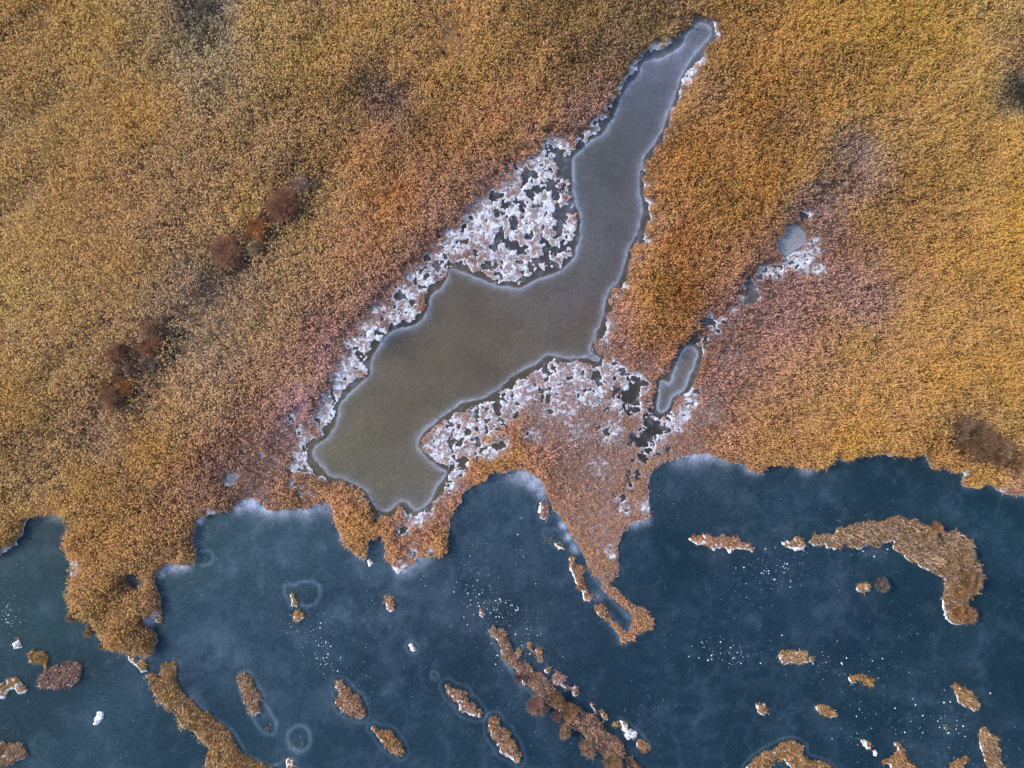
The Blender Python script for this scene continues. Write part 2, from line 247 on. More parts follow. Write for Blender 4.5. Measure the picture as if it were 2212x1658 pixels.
# sparse or trampled dark clearings, and shade painted around bushes: x, y, r, amount
DK = [(725,375,20,.5),(655,440,26,.6),(560,520,30,.6),(500,600,30,.7),(460,640,28,.75),(430,690,24,.75),(405,730,24,.8),(375,780,26,.7),(345,860,22,.7),(470,240,24,.45),(478,360,22,.35),(440,450,20,.3),(250,400,40,.3),(330,330,34,.3),(200,470,34,.25),(455,60,40,.6),(465,180,30,.4),(475,300,26,.35),(620,500,22,.6),(590,520,22,.6),(480,590,34,.6),(455,635,30,.65),(420,680,26,.7),(395,750,26,.8),(350,830,26,.7),(310,890,24,.6),(230,880,26,.55),(190,950,30,.55),(130,1000,24,.4),(700,385,24,.6),(730,400,14,.5),(740,330,14,.25),(840,220,34,.5),(895,185,20,.5),(1830,320,26,.45),(1810,370,26,.4),(1770,430,30,.5),(1800,400,24,.4),(1730,440,14,.4),(1650,600,24,.45),(1610,640,26,.5),(1570,680,24,.45),(1530,720,20,.4),(2075,945,40,.75),(2120,975,36,.75),(2160,1000,26,.6),(2190,930,20,.4),(2110,920,20,.5),(1470,40,34,.5),(1400,60,20,.4),(1560,40,20,.4),(160,110,14,.2),(410,30,24,.4),(900,560,8,.4),(660,360,7,.4),(640,330,7,.4),(450,15,40,.6),(462,90,26,.45),(440,120,14,.4),(505,60,20,.3),(960,125,12,.3),(850,215,26,.6),(880,200,16,.5),(820,235,14,.4),(2195,205,26,.85),(2180,170,16,.6),(2060,935,20,.7),(2100,965,34,.6),(2170,990,24,.4),(2040,960,16,.4),(410,490,14,.5),(310,440,12,.3),(470,610,24,.45),(440,640,20,.5),(400,670,16,.6),(390,720,20,.75),(365,790,22,.75),(310,820,20,.8),(315,870,20,.6),(290,790,18,.8),(540,510,18,.75),(530,560,20,.6),(600,490,18,.6),(680,405,18,.95),(700,390,24,.5),(590,540,22,.4),(220,900,22,.5),(200,950,26,.5),(160,980,20,.4),(60,1080,18,.4),(30,1060,14,.5),(640,470,12,.5),(1460,70,24,.45),(1400,40,24,.3),(1250,120,22,.4),(1830,330,16,.4),(1800,420,26,.4),(1750,430,16,.5),(1900,880,6,.4),(2040,875,8,.8),(2185,860,8,.6),(270,380,12,.3),(150,170,16,.2),(1290,20,20,.3),(480,240,20,.35),(470,320,14,.3),(250,690,14,.25)]
BUSHES = [(600,474,15,(116,84,70),'russet filler bush joined to the lower left of the big reddish one'),(545,515,14,(120,84,66),'small rusty bush between the orange bush and the pinkish one'),(488,568,14,(124,100,78),'tan fringe bush at the outer foot of the round brown one'),(530,572,14,(110,88,74),'dull brown bush under the faded grey-green one'),(640,432,13,(122,90,76),'little reddish bush bridging the pale mauve and the big reddish ones'),(590,505,14,(96,88,66),'olive bush right of the orange one'),
 (352,735,15,(128,94,76),'small russet bush squeezed between the light brown and the rust-coloured ones'),(310,762,17,(104,78,66),'dark bush in the gap between the dark russet and rust-coloured ones'),(298,800,18,(100,80,74),'dark mauve-brown bush in the middle of the lower group'),(285,786,12,(112,82,68),'small brown bush under the right side of the dark russet one'),(265,818,14,(134,98,76),'light russet bush just above the golden-brown one'),(312,845,12,(104,92,78),'small grey bush right of the orange one at the lower end'),(364,690,11,(122,106,94),'pale grey-brown bush above the light brown one'),(378,720,13,(92,80,76),'dark grey bush right of the light brown one'),(690,402,13,(120,112,84),'greyish straw bush just right of the pale mauve one'),(655,405,17,(138,116,112),'pale mauve-grey bare bush at the upper end of the line'),(619,452,29,(126,86,68),'big reddish bare bush just below the pale mauve one'),
 (576,477,14,(112,84,72),'small dark brown bush between the big reddish and the orange one'),(560,498,20,(148,94,52),'bright orange bush right in the middle of the upper line'),
 (516,526,12,(140,102,90),'small pinkish bush above the round brown one'),(502,555,26,(118,84,66),'round brown bush at the lower end of the upper line'),
 (561,538,17,(126,112,88),'faded grey-green bush right of the round brown one'),(343,715,22,(132,102,84),'light brown bush under the two straw tufts'),
 (337,752,20,(134,88,66),'rust-coloured bush below the light brown one'),(272,765,22,(116,80,64),'dark russet bush on the left of the lower group'),
 (268,801,14,(132,102,92),'small mauve bush under the dark russet one'),(333,787,19,(108,94,84),'dim grey bush under the rust-coloured one'),
 (288,836,18,(160,108,60),'orange bush at the lower end of the lower group'),(243,836,16,(150,110,66),'golden-brown bush left of the orange one'),
 (263,862,25,(118,88,66),'wide brown bush at the very bottom of the lower group')]
DK += [(b[0] + 3, b[1] + 1, b[2] * 1.15, .97) for b in BUSHES]  # fewer reeds and painted-in shade around each bush
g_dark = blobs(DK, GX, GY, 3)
_u, _v = (GX + 1.05 * GY) / 1.45, (1.05 * GX - GY) / 1.45        # wind-combed swaths
_sw = vnoise(_u / 26 + 3, _v / 4.5, 2) * .6 + vnoise(_u / 11, _v / 2.2 + 9, 5) * .4
g_swath = (_sw - .5) * (1 - .55 * sstep(0, 60, GX))
g_dark = np.maximum(g_dark, .42 * sstep(.12, .34, -g_swath))
CLR = [(975,95,24,.9),(990,75,16,.8),(960,120,12,.9),(700,445,18,.5),(500,715,26,.5)]   # flattened tan grass
g_flat = blobs(CLR, GX, GY, 3)

g_soft = blobs([(60,560,200,1),(150,250,130,.7),(60,900,120,.5),(2160,560,170,1),(2100,800,130,.8),(2180,350,120,.8),(1700,900,90,.5),(500,700,70,.6),(230,1180,60,.4)], GX, GY, 3)

def land_fields(x, y):
    """land field (m, + on land), frost amount, frost mask at points"""
    lk = G.look(g_lake, x, y); pd = G.look(g_pond, x, y); sm = G.look(g_small, x, y)
    fr = G.look(g_frost, x, y); ho = G.look(g_hole, x, y)
    n_a = fbm(x, y, 1.6, 4, 1) - .5; n_b = fbm(x, y, .55, 3, 2) - .5
    e_l = -lk + 1.0 * n_a + .45 * n_b
    e_p = -pd - 1.05 + (2.4 + 1.2 * np.minimum(fr, 1)) * n_a + .7 * n_b
    L = np.minimum(e_l, e_p)
    for k, (p, m) in enumerate(small):
        L = np.minimum(L, -sm[..., k] - m + 1.4 * n_a + .4 * n_b)
    n1 = land_fields.n1(x, y)
    hol = (n1 - .50 * np.minimum(ho, 1.25)) * 2.6
    hol = np.where(ho > .04, hol, 5.0)
    nb = 1 / (1 + np.exp(-1.7 * (fbm(x, y, .95, 3, 0) - .5) / .115))
    hol2 = (nb - .24 * np.minimum(ho, 1.25)) * 1.6
    hol = np.where(ho > .04, np.minimum(hol, hol2), 5.0)
    Lf = np.minimum(L, hol)
    n2 = land_fields.n2(x, y); n3 = fbm(x, y, .5, 3, 5)
    band = (.10 + .42 * np.clip(fr, 0, 1)) * sstep(.12, .4, fr) * (.55 + .9 * n3)
    rim = (Lf < band)
    soft = .76 * fr - .04 + .25 * (n3 - .5) - n2
    patch = soft > 0
    near = np.maximum(0, fr)
    frost = (rim | patch) & (fr > .10)
    land_fields.soft = np.where(rim, np.clip(.35 + 1.3 * (n3 - .25), .3, 1), np.clip(soft / .22, 0, 1))
    dust = sstep(.04, .45, fr) * .42
    lakerim = (e_l < .30 * (sstep(.55, .8, fbm(x, y, 5, 2, 6)) + .9 * sstep(.2, .6, fr))) & (lk > -1.5)
    frost |= lakerim
    return Lf, fr, frost, dust
_m1 = fbm(GX, GY, 1.6, 4, 3); _a1, _s1 = _m1.mean(), _m1.std()
_m2 = fbm(GX, GY, .8, 5, 4, .75); _a2, _s2 = _m2.mean(), _m2.std()
land_fields.n1 = lambda x, y: 1 / (1 + np.exp(-1.7 * (fbm(x, y, 1.6, 4, 3) - _a1) / _s1))
land_fields.n2 = lambda x, y: 1 / (1 + np.exp(-1.7 * (fbm(x, y, .8, 5, 4, .75) - _a2) / _s2))

# ---------------------------------------------------------------- marsh ground and frost crust
def grid_faces(nx, ny, keep):
    idx = np.arange(nx * ny, dtype=np.int64).reshape(nx, ny)
    q = np.stack([idx[:-1, :-1], idx[1:, :-1], idx[1:, 1:], idx[:-1, 1:]], -1)
    return q[keep]
def compact(V, F, *cols):
    used = np.zeros(len(V), bool); used[F.ravel()] = True
    m = np.cumsum(used) - 1
    return (V[used], m[F]) + tuple(c[used] for c in cols)
MUD = np.array([.24, .165, .125])
h = 0.15
xs = np.arange(-112, 112.01, h); ys = np.arange(-88, 88.01, h)
X, Y = np.meshgrid(xs, ys, indexing='ij')
Lf, fr, frost, dust = land_fields(X, Y); soft = land_fields.soft
nh = fbm(X, Y, .8, 3, 7)
Z = .05 + .16 * sstep(-.1, .5, Lf) + .14 * (nh - .4) * sstep(.1, .8, Lf) + np.where(frost, .07, 0)
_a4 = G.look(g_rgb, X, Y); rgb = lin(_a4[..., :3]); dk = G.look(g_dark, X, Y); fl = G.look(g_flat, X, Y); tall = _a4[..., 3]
mx = np.clip(1.0 - tall, 0, 1)[..., None]
n4 = fbm(X, Y, .6, 3, 0)[..., None]
gcol = (MUD * (1 - .75 * mx) + rgb * .75 * mx) * (.5 + 1.0 * n4)
gcol = gcol * (1 - fl[..., None]) + fl[..., None] * rgb * 1.25
gcol = gcol * (1 - dk[..., None] * .6)  # dark mud, plus bush shade painted into the ground colour
gcol = gcol * (1 - dust[..., None]) + dust[..., None] * np.array([.46, .42, .45]) * (.4 + 1.2 * n4)
fcol = np.array([.80, .83, .90]) * (.82 + .36 * (fbm(X, Y, .35, 2, 2)[..., None] - .2).clip(0, 1))
n5 = fbm(X, Y, .45, 3, 6)[..., None]
thin = np.clip(1 - soft[..., None], 0, 1) * .75 + sstep(.5, .7, n5) * .3
thin = np.clip(thin, 0, .9)
fcol = fcol * (1 - thin) + thin * np.array([.34, .25, .23])
V = np.stack([X, Y, Z], -1).reshape(-1, 3)
Lc = (Lf[:-1, :-1] + Lf[1:, :-1] + Lf[1:, 1:] + Lf[:-1, 1:]) / 4
fc = (frost[:-1, :-1].astype(int) + frost[1:, :-1] + frost[1:, 1:] + frost[:-1, 1:]) >= 2
land = Lc > 0
def build_ground(name, keep, col, mat, extra=None):
    F = grid_faces(len(xs), len(ys), keep)
    v, f, c = compact(V, F, col.reshape(-1, 3))
    if extra is not None:
        ev, ec = extra; n = len(v)
        v = np.concatenate([v, ev]); c = np.concatenate([c, ec])
        f = np.concatenate([f, n + np.arange(len(ev)).reshape(-1, 4)])
    return mesh_from(name, v, f, mat, c, smooth_sh=True)
fx0, fx1, fy0, fy1 = xs[0], xs[-1], ys[0], ys[-1]; B = 1500.0; SY = -25.0
ev = []
for (a, b, c2, d) in ((-B, fx0, SY, B), (fx1, B, SY, B), (fx0, fx1, fy1, B)):
    ev += [(a, c2, .12), (b, c2, .12), (b, d, .12), (a, d, .12)]
ev = np.array(ev); ec = np.tile(lin([150, 114, 66]) * .9, (len(ev), 1))
build_ground('marsh_ground', land & ~fc, gcol, M_mud, (ev, ec))['kind'] = 'structure'
tag(C.objects['marsh_ground'], 'brown peaty marsh ground under the dry reeds', 'marsh ground')
o = build_ground('frost_crust', land & fc, fcol, M_frost)
tag(o, 'white hoarfrost crust on the hummocks and edges along the ponds', 'frost', kind='stuff')
# ---------------------------------------------------------------- ice sheets
LA = [(60,1180,44,72,86),(90,1300,44,74,88),(100,1500,42,66,86),(200,1600,44,70,90),(300,1550,44,68,90),(430,1200,70,92,112),(480,1330,64,86,112),(620,1180,70,92,116),(600,1260,68,86,110),(700,1320,56,74,100),(520,1480,58,80,104),(640,1420,52,74,98),(620,1540,58,80,106),(800,1280,50,70,94),(850,1400,42,60,86),(850,1520,52,72,98),(950,1600,50,72,96),(1050,1150,54,72,98),(1100,1250,50,66,90),(1130,1330,46,62,84),(1000,1350,46,62,86),(1250,1400,48,66,92),(1350,1480,46,66,92),(1100,1600,40,62,88),(1450,1300,40,62,86),(1480,1080,56,72,96),(1440,1200,38,60,84),(1560,1050,60,74,96),(1700,1060,46,66,90),(1620,1300,46,66,92),(1800,1250,42,64,90),(1800,1350,38,58,84),(1950,1200,40,66,88),(2150,1120,36,64,86),(2150,1300,36,62,84),(2150,1500,34,58,80),(1950,1450,38,62,84),(1700,1500,40,62,86),(1500,1450,38,60,84),(1550,1600,40,64,88),(1800,1600,40,64,88),(420,1500,40,60,88),(1900,1080,44,66,88)]
PA = [(1430,150,98,108,126),(1400,200,88,98,112),(1350,280,88,96,104),(1310,400,92,98,106),(1300,500,94,98,104),(1250,620,98,98,102),(1150,660,100,96,94),(1280,700,98,92,86),(1000,650,102,98,90),(950,760,104,98,86),(1080,760,104,98,88),(850,820,104,100,88),(900,900,104,98,86),(780,920,106,104,90),(850,1020,106,106,94),(760,990,106,106,92),(880,1080,104,104,98),(1480,820,108,108,108),(1710,520,172,178,190),(1350,900,70,70,70),(1140,480,74,76,84),(1730,560,90,94,104),(500,1035,120,128,138),(295,1255,66,82,96),(1210,430,90,98,110),(830,700,72,76,84),(1735,467,72,80,92)]
HZ = [(540,1086,22,1.0),(520,1095,14,.9),(575,1100,20,.7),(610,1108,16,.5),(660,1105,24,.5),(700,1098,18,.5),(430,1122,9,.8),(370,1225,16,.8),(395,1222,14,.6),(350,1240,10,.6),(738,1120,10,.6),(745,1160,12,.4),(1130,1034,18,.75),(1150,1045,18,.9),(1165,1060,14,1.0),(1110,1040,16,.5),(1500,985,26,.6),(1530,988,14,.7),(1470,1000,16,.4),(905,1215,22,.5),(880,1230,16,.5),(1370,1130,10,.6),(1390,1125,12,.4),(1215,1135,7,.7),(1225,1160,7,.7),(1240,1185,8,.5),(120,1110,16,.35),(1560,1000,16,.3),(1620,1010,14,.25),(1740,1015,14,.3),(320,1340,10,.9),(330,1335,8,.8),(1550,1200,20,.25),(1880,1190,20,.25),(298,1250,8,.3),(1290,1290,10,.4),(1310,1325,10,.3),(155,1150,8,.4)]
isl = []          # filled below: islets are traced before the ice so their rings can be laid into it
exec_islets = True
I = lambda i, j, pts, lab, tallf=.35, frost=.3, ring=0, tint=(164,124,74): isl.append(dict(p=W(T(i, j, pts)), lab=lab, tall=tallf, fr=frost, ring=ring, tint=tint))
I(0,2,[(75,865),(90,840),(120,822),(135,850),(147,870),(130,887),(95,890)],'small half-frosted reed tuft highest on the left edge of the ice',.2,.9)
I(0,2,[(180,925),(215,895),(250,897),(290,910),(317,945),(303,975),(312,1000),(297,1022),(285,985),(240,977),(200,970)],'golden reed islet with a frosted tail just above the big brown left islet',.4,.25,0,(166,122,66))
I(0,2,[(250,1080),(280,1050),(330,1010),(370,1000),(420,990),(440,965),(490,962),(540,1000),(532,1050),(500,1105),(430,1140),(350,1140),(280,1137),(246,1125)],'broad dull brown reed islet, largest by the left edge',.6,.12,0,(142,106,80))
I(0,2,[(-60,1100),(0,1100),(45,1102),(60,1070),(110,1078),(150,1105),(182,1150),(150,1182),(120,1167),(90,1150),(50,1167),(30,1202),(-60,1208)],'reed islet with white frost in its middle, cut by the left edge',.3,.7)
I(0,2,[(612,1370),(622,1325),(643,1290),(670,1300),(675,1335),(650,1355),(625,1375)],'tiny frosted grass tuft alone below the big left peninsula',.2,.95)
I(0,2,[(-60,1500),(20,1485),(60,1495),(150,1488),(160,1530),(182,1550),(160,1600),(100,1620),(50,1642),(-60,1645)],'brown reed islet in the lower left corner of the view',.5,.3,0,(150,112,76))
I(0,2,[(820,920),(850,930),(880,955),(925,950),(945,985),(952,1030),(920,1042),(900,1015),(870,990),(835,970)],'white-edged scrap of reeds off the tip of the left peninsula',.2,.7)
I(0,2,[(948,1060),(990,1045),(1040,1070),(1050,1030),(1040,1010),(1075,975),(1140,965),(1160,995),(1140,1070),(1150,1110),(1170,1160),(1240,1220),(1290,1290),(1350,1300),(1400,1340),(1460,1390),(1500,1450),(1510,1500),(1590,1560),(1640,1600),(1720,1630),(1800,1690),(1850,1800),(1350,1800),(1330,1640),(1350,1560),(1370,1520),(1300,1480),(1250,1410),(1170,1400),(1140,1300),(1080,1270),(1010,1190),(980,1120)],'long winding reed islet with a forked head running off the bottom edge at left',.75,.22,0,(158,116,66))
I(0,2,[(1545,1060),(1580,1043),(1630,1060),(1640,1110),(1670,1150),(1692,1200),(1682,1240),(1692,1290),(1650,1317),(1618,1300),(1590,1230),(1570,1170),(1548,1120)],'oval reed islet inside the long keyhole-shaped pale ring',.45,.15,0,(156,118,80))
I(0,2,[(1900,650),(1930,633),(1967,650),(1962,685),(1930,707),(1898,690)],'round orange reed tuft under the pale heart-shaped ring',.4,.25,0,(180,128,74))
I(0,2,[(1878,530),(1900,523),(1907,560),(1932,585),(1930,617),(1888,607),(1893,575)],'thin broken tuft inside the pale heart-shaped ring',.2,.5)
I(0,2,[(1855,1600),(1890,1593),(1902,1640),(1925,1720),(1862,1720)],'half-frosted tuft at the bottom edge under the stubble ring',.2,.8)
I(0,2,[(1003,680),(1050,683),(1042,717),(1010,707)],'small tuft off the notched east side of the left peninsula',.3,.3)
I(1,2,[(288,545),(320,538),(357,600),(337,642),(300,648),(293,600)],'lone upright orange tuft below the frost-tipped point',.4,.5,0,(174,126,82))
I(1,2,[(163,315),(190,303),(202,342),(180,350)],'white frost block off the twin-lobed central point',.05,1.0)
I(1,2,[(883,620),(920,618),(932,655),(910,683),(893,660)],'ragged pink tuft amid the scattered ice chips',.3,.6,0,(170,124,100))
I(1,2,[(433,860),(460,853),(487,885),(470,903),(438,887)],'white frosted knob with a faint round halo',.05,1.0,.6)
I(1,2,[(-42,1130),(-30,1090),(10,1100),(50,1140),(70,1180),(110,1190),(140,1250),(157,1310),(130,1342),(60,1322),(0,1282),(-35,1240),(-20,1170)],'haloed reed islet left of centre near the bottom, upper of the left pair',.45,.25,.9,(160,118,80))
I(1,2,[(188,1400),(215,1386),(245,1410),(310,1408),(350,1450),(387,1500),(407,1560),(380,1587),(340,1562),(290,1522),(250,1482),(228,1427)],'haloed tapering reed islet, lower of the left pair near the bottom',.5,.15,.9,(156,114,68))
I(1,2,[(668,1120),(700,1113),(720,1145),(760,1150),(812,1170),(802,1210),(830,1240),(850,1220),(872,1260),(912,1300),(890,1327),(830,1312),(768,1282),(775,1230),(713,1212),(688,1160)],'lumpy reed islet enclosed by a clear oval halo',.4,.4,1.1,(158,114,78))
I(1,2,[(958,1335),(1000,1323),(1020,1350),(1027,1380),(1087,1410),(1080,1450),(1122,1480),(1137,1530),(1162,1600),(1140,1627),(1110,1592),(1060,1572),(1028,1560),(1008,1500),(968,1460),(958,1400)],'haloed reed islet just left of the longest diagonal islet',.45,.4,1.0,(162,118,76))
I(1,2,[(966,780),(980,743),(1000,745),(1010,770),(1040,758),(1077,780),(1070,810),(1090,850),(1130,920),(1150,960),(1220,990),(1260,1040),(1330,1070),(1350,1110),(1400,1170),(1450,1220),(1500,1240),(1560,1280),(1600,1290),(1690,1360),(1700,1400),(1750,1440),(1830,1500),(1838,1570),(1800,1622),(1750,1602),(1700,1582),(1640,1522),(1590,1472),(1540,1402),(1490,1402),(1450,1362),(1400,1282),(1340,1240),(1290,1190),(1240,1150),(1180,1110),(1160,1060),(1120,1010),(1050,950),(1040,890),(1000,830)],'longest diagonal reed islet, a brown band with shrubs along its lower side',.65,.2,0,(156,116,82))
I(1,2,[(1840,1580),(1880,1593),(1900,1620),(1950,1658),(2020,1760),(1900,1760),(1850,1650)],'reed islet carrying on the longest diagonal band at the bottom edge',.5,.25,0,(160,116,74))
I(1,2,[(1128,912),(1150,883),(1167,900),(1150,937)],'small tuft touching the upper side of the longest diagonal islet',.3,.3)
I(1,2,[(1208,855),(1225,845),(1242,860),(1232,892),(1210,892)],'highest small tuft of the string beside the longest islet',.3,.2,0,(166,118,76))
I(1,2,[(1233,905),(1257,898),(1252,927)],'smallest tuft of the string beside the longest islet',.2,.3)
I(1,2,[(1258,885),(1290,883),(1292,930),(1307,965),(1280,974),(1260,935)],'narrow upright tuft right of the smallest one in the string',.35,.2,0,(164,118,76))
I(1,2,[(1318,1005),(1345,1008),(1342,1042),(1318,1037)],'spiky round tuft between the string and the lacy brown islet',.3,.4)
I(1,2,[(1363,1070),(1400,1028),(1440,1050),(1462,1090),(1440,1107),(1500,1128),(1532,1135),(1527,1192),(1500,1182),(1493,1152),(1430,1132),(1380,1107)],'lacy brown reed islet with a frosted heart and curled tail',.3,.5,0,(158,116,90))
I(1,2,[(1603,1240),(1632,1233),(1650,1280),(1662,1312),(1633,1297)],'orange sliver of reeds above the lower part of the longest islet',.35,.15,0,(172,118,80))
I(1,2,[(1673,1280),(1700,1273),(1737,1330),(1722,1357),(1688,1332)],'yellow-topped sliver right of the orange one',.35,.35,0,(164,122,72))
I(1,2,[(1753,1365),(1790,1356),(1802,1392),(1763,1397)],'small golden tuft left of the frost-bottomed islet',.3,.2,0,(168,124,72))
I(1,2,[(1803,1350),(1835,1348),(1860,1398),(1922,1425),(1912,1462),(1850,1477),(1833,1430),(1813,1400)],'small reed islet with a thick white frosted bottom',.4,.95,0,(164,120,76))
I(1,2,[(1913,1465),(1945,1463),(1977,1500),(1997,1535),(1960,1552),(1913,1527)],'brown reed tuft last in the string toward the lower right',.4,.1,0,(160,116,72))
I(1,1,[(1278,1595),(1300,1580),(1337,1600),(1347,1640),(1352,1680),(1330,1712),(1295,1704),(1273,1660)],'capsule-shaped islet in the bay beside the central point',.2,.55,.5,(162,118,92))
I(1,2,[(1378,190),(1430,203),(1437,237),(1410,238),(1383,212)],'little golden tuft on the ice along the shore of the central point',.3,.5,0,(172,128,82))
I(1,2,[(1476,300),(1500,293),(1512,330),(1577,340),(1582,380),(1557,410),(1577,460),(1602,520),(1627,545),(1612,597),(1578,572),(1558,522),(1523,482),(1508,412),(1483,372)],'slender reed islet closing the outer side of the hooked bay',.35,.45,0,(162,116,76))
I(1,2,[(1633,600),(1690,593),(1717,640),(1697,692),(1658,672),(1638,642)],'reed tuft in the gap of the hooked outer bar',.4,.2,0,(164,118,74))
I(1,2,[(1703,680),(1735,678),(1739,700),(1715,712)],'tiny tuft against the tip of the hook',.3,.1)
I(2,2,[(36,175),(75,153),(120,155),(160,138),(200,160),(230,155),(270,138),(300,160),(350,153),(380,185),(430,200),(472,235),(455,252),(400,237),(340,235),(310,262),(270,232),(220,237),(200,252),(170,227),(110,212),(60,197)],'flat lacy orange islet left of the big crescent',.3,.55,0,(172,122,82))
I(2,2,[(638,195),(700,183),(740,153),(777,175),(802,215),(780,242),(730,247),(690,227),(650,217)],'small reed islet with white frosted underside at the crescent tip',.35,.75,0,(166,124,80))
I(2,2,[(810,190),(850,148),(930,138),(970,150),(990,108),(1060,90),(1130,72),(1190,58),(1260,70),(1330,38),(1400,22),(1460,48),(1510,42),(1560,83),(1650,110),(1700,130),(1760,113),(1820,148),(1867,190),(1877,280),(1920,330),(1932,380),(1922,450),(1882,540),(1832,580),(1862,640),(1852,690),(1800,727),(1740,722),(1698,680),(1673,600),(1688,540),(1690,422),(1620,392),(1540,352),(1460,312),(1420,272),(1370,242),(1358,195),(1300,202),(1240,222),(1210,202),(1150,242),(1090,232),(1040,202),(1020,212),(1000,242),(930,237),(915,212),(850,217)],'big crescent-shaped reed islet with bushy brown bend at right',.7,.3,0,(156,120,80))
I(2,2,[(1123,490),(1145,463),(1180,456),(1212,475),(1192,507),(1160,525),(1138,517)],'small golden tuft beside a bare grey shrub inside the crescent',.35,.5,0,(176,134,86))
I(2,2,[(618,935),(640,898),(720,898),(800,893),(812,940),(807,972),(770,987),(720,972),(690,987),(655,987),(622,962)],'squarish golden islet with one frosted end in the middle right ice',.35,.45,0,(170,126,78))
I(2,2,[(818,930),(845,923),(854,950),(835,977),(815,960)],'small round tuft right beside the squarish golden islet',.3,.3,0,(170,126,78))
I(2,2,[(1081,1065),(1110,1053),(1150,1053),(1165,1065),(1210,1075),(1225,1058),(1242,1085),(1232,1120),(1220,1137),(1180,1122),(1160,1087),(1120,1082),(1100,1112),(1080,1092)],'thin bridge-shaped golden tuft with two legs',.35,.2,0,(168,124,66))
I(2,2,[(468,1235),(500,1233),(532,1245),(537,1280),(552,1300),(520,1317),(478,1287)],'small brown tuft left of the pair in the lower right ice',.3,.3,0,(168,122,76))
I(2,2,[(856,1262),(900,1248),(950,1260),(987,1300),(992,1327),(950,1327),(890,1317),(863,1280)],'orange-brown tuft alone between the bridge-shaped tuft and the bottom arch',.35,.3,0,(172,124,74))
I(2,2,[(1743,1130),(1765,1106),(1800,1130),(1850,1158),(1892,1190),(1912,1250),(1892,1287),(1830,1267),(1773,1222),(1768,1170)],'slanting oval reed islet near the right edge',.5,.2,0,(164,122,74))
I(2,2,[(1913,1430),(1940,1398),(1960,1393),(1990,1440),(2042,1460),(2052,1540),(2062,1620),(2100,1760),(1990,1760),(1965,1640),(1943,1580),(1918,1500)],'upright reed islet running off the bottom at the right',.5,.25,0,(158,120,78))
I(2,2,[(405,1670),(450,1610),(520,1560),(600,1520),(660,1488),(720,1483),(777,1510),(772,1560),(810,1600),(860,1610),(940,1635),(1030,1740),(760,1740),(700,1650),(640,1600),(590,1605),(565,1650),(555,1740),(380,1740)],'arch-shaped reed islet cut by the bottom edge',.5,.35,.8,(164,120,70))
I(2,2,[(1368,1495),(1395,1488),(1422,1530),(1427,1560),(1462,1600),(1512,1658),(1550,1740),(1400,1740),(1340,1632),(1300,1627),(1268,1600),(1330,1600),(1370,1580),(1388,1550)],'horned reed islet at the bottom edge right of the arch',.4,.25,0,(168,120,72))
I(2,2,[(1728,1640),(1760,1608),(1830,1578),(1842,1600),(1802,1640),(1802,1740),(1700,1740)],'low golden tuft at the bottom edge between horned and upright islets',.4,.1,0,(168,122,72))
I(2,2,[(1133,1463),(1160,1473),(1212,1495),(1217,1522),(1190,1532),(1168,1502)],'frosty scrap of reeds upper of two left of the horned islet',.15,.85)
I(2,2,[(1223,1540),(1245,1543),(1257,1577),(1235,1582)],'white frosty scrap lower of two left of the horned islet',.1,.95)
I(2,2,[(1688,1380),(1715,1373),(1722,1400),(1700,1407)],'faint greenish tuft above the low golden tuft near the bottom right',.15,.1,0,(110,110,84))
RINGS = [(T(0,2,[(1935,1375),(1990,1400),(2012,1460),(2005,1520),(1960,1550),(1890,1540),(1860,1490),(1865,1420)]),1,.55,.42),
 (T(0,2,[(1890,620),(1845,530),(1840,480),(1870,465),(1910,475),(1950,452),(2030,452),(2070,480),(2072,540),(2040,600),(1990,612),(1940,600)]),0,.42,.35),
 (T(0,2,[(1300,255),(1365,252),(1385,295),(1365,335),(1300,345)]),0,.45,.3),
 (T(0,2,[(1545,1050),(1580,1025),(1630,1045),(1660,1100),(1700,1170),(1715,1240),(1760,1310),(1797,1380),(1782,1440),(1740,1450),(1690,1420),(1640,1340),(1600,1260),(1550,1150)]),1,.42,.35),
 (T(0,2,[(1240,1205),(1340,1300),(1500,1410),(1560,1500),(1600,1580),(1700,1622),(1770,1650),(1850,1602),(1900,1600),(1930,1658)]),0,.4,.35),
 (T(1,2,[(1310,110),(1380,105),(1430,150),(1450,220),(1400,250),(1340,190),(1305,140)]),1,.22,.3),
 (T(1,2,[(1170,880),(1200,850),(1270,860),(1310,930),(1330,990)]),0,.3,.3),
 (T(1,2,[(1060,970),(1120,1060),(1160,1120),(1220,1160),(1290,1230)]),0,.35,.45),
 (T(1,2,[(1800,1330),(1870,1370),(1950,1440),(2000,1510)]),0,.28,.3),
 (T(1,2,[(1600,360),(1690,500),(1800,620),(1870,690)]),0,.5,.55),
 (T(1,2,[(950,780),(990,850),(1040,950),(1110,1030)]),0,.4,.4),
 (T(1,2,[(1400,20),(1470,150),(1530,260)]),0,.5,.6),
 (T(1,2,[(580,1040),(605,1035),(632,1060),(615,1090),(585,1085)]),1,.3,.35),
 (T(0,2,[(1170,1120),(1160,970),(1120,955)]),0,.3,.3)]
h2 = 0.2
xs2 = np.arange(-112, 112.01, h2); ys2 = np.arange(-88, 88.01, h2)
X, Y = np.meshgrid(xs2, ys2, indexing='ij')
lk = G.look(g_lake, X, Y); pd = G.look(g_pond, X, Y); sm = G.look(g_small, X, Y)
gl = lin(idw(LA, GX, GY, 3, 60.)) * [.46, .58, .47]; gp = lin(idw(PA, GX, GY, 3, 50.)) * [.80, .73, .60]
lc = G.look(gl, X, Y); pc = G.look(gp, X, Y)
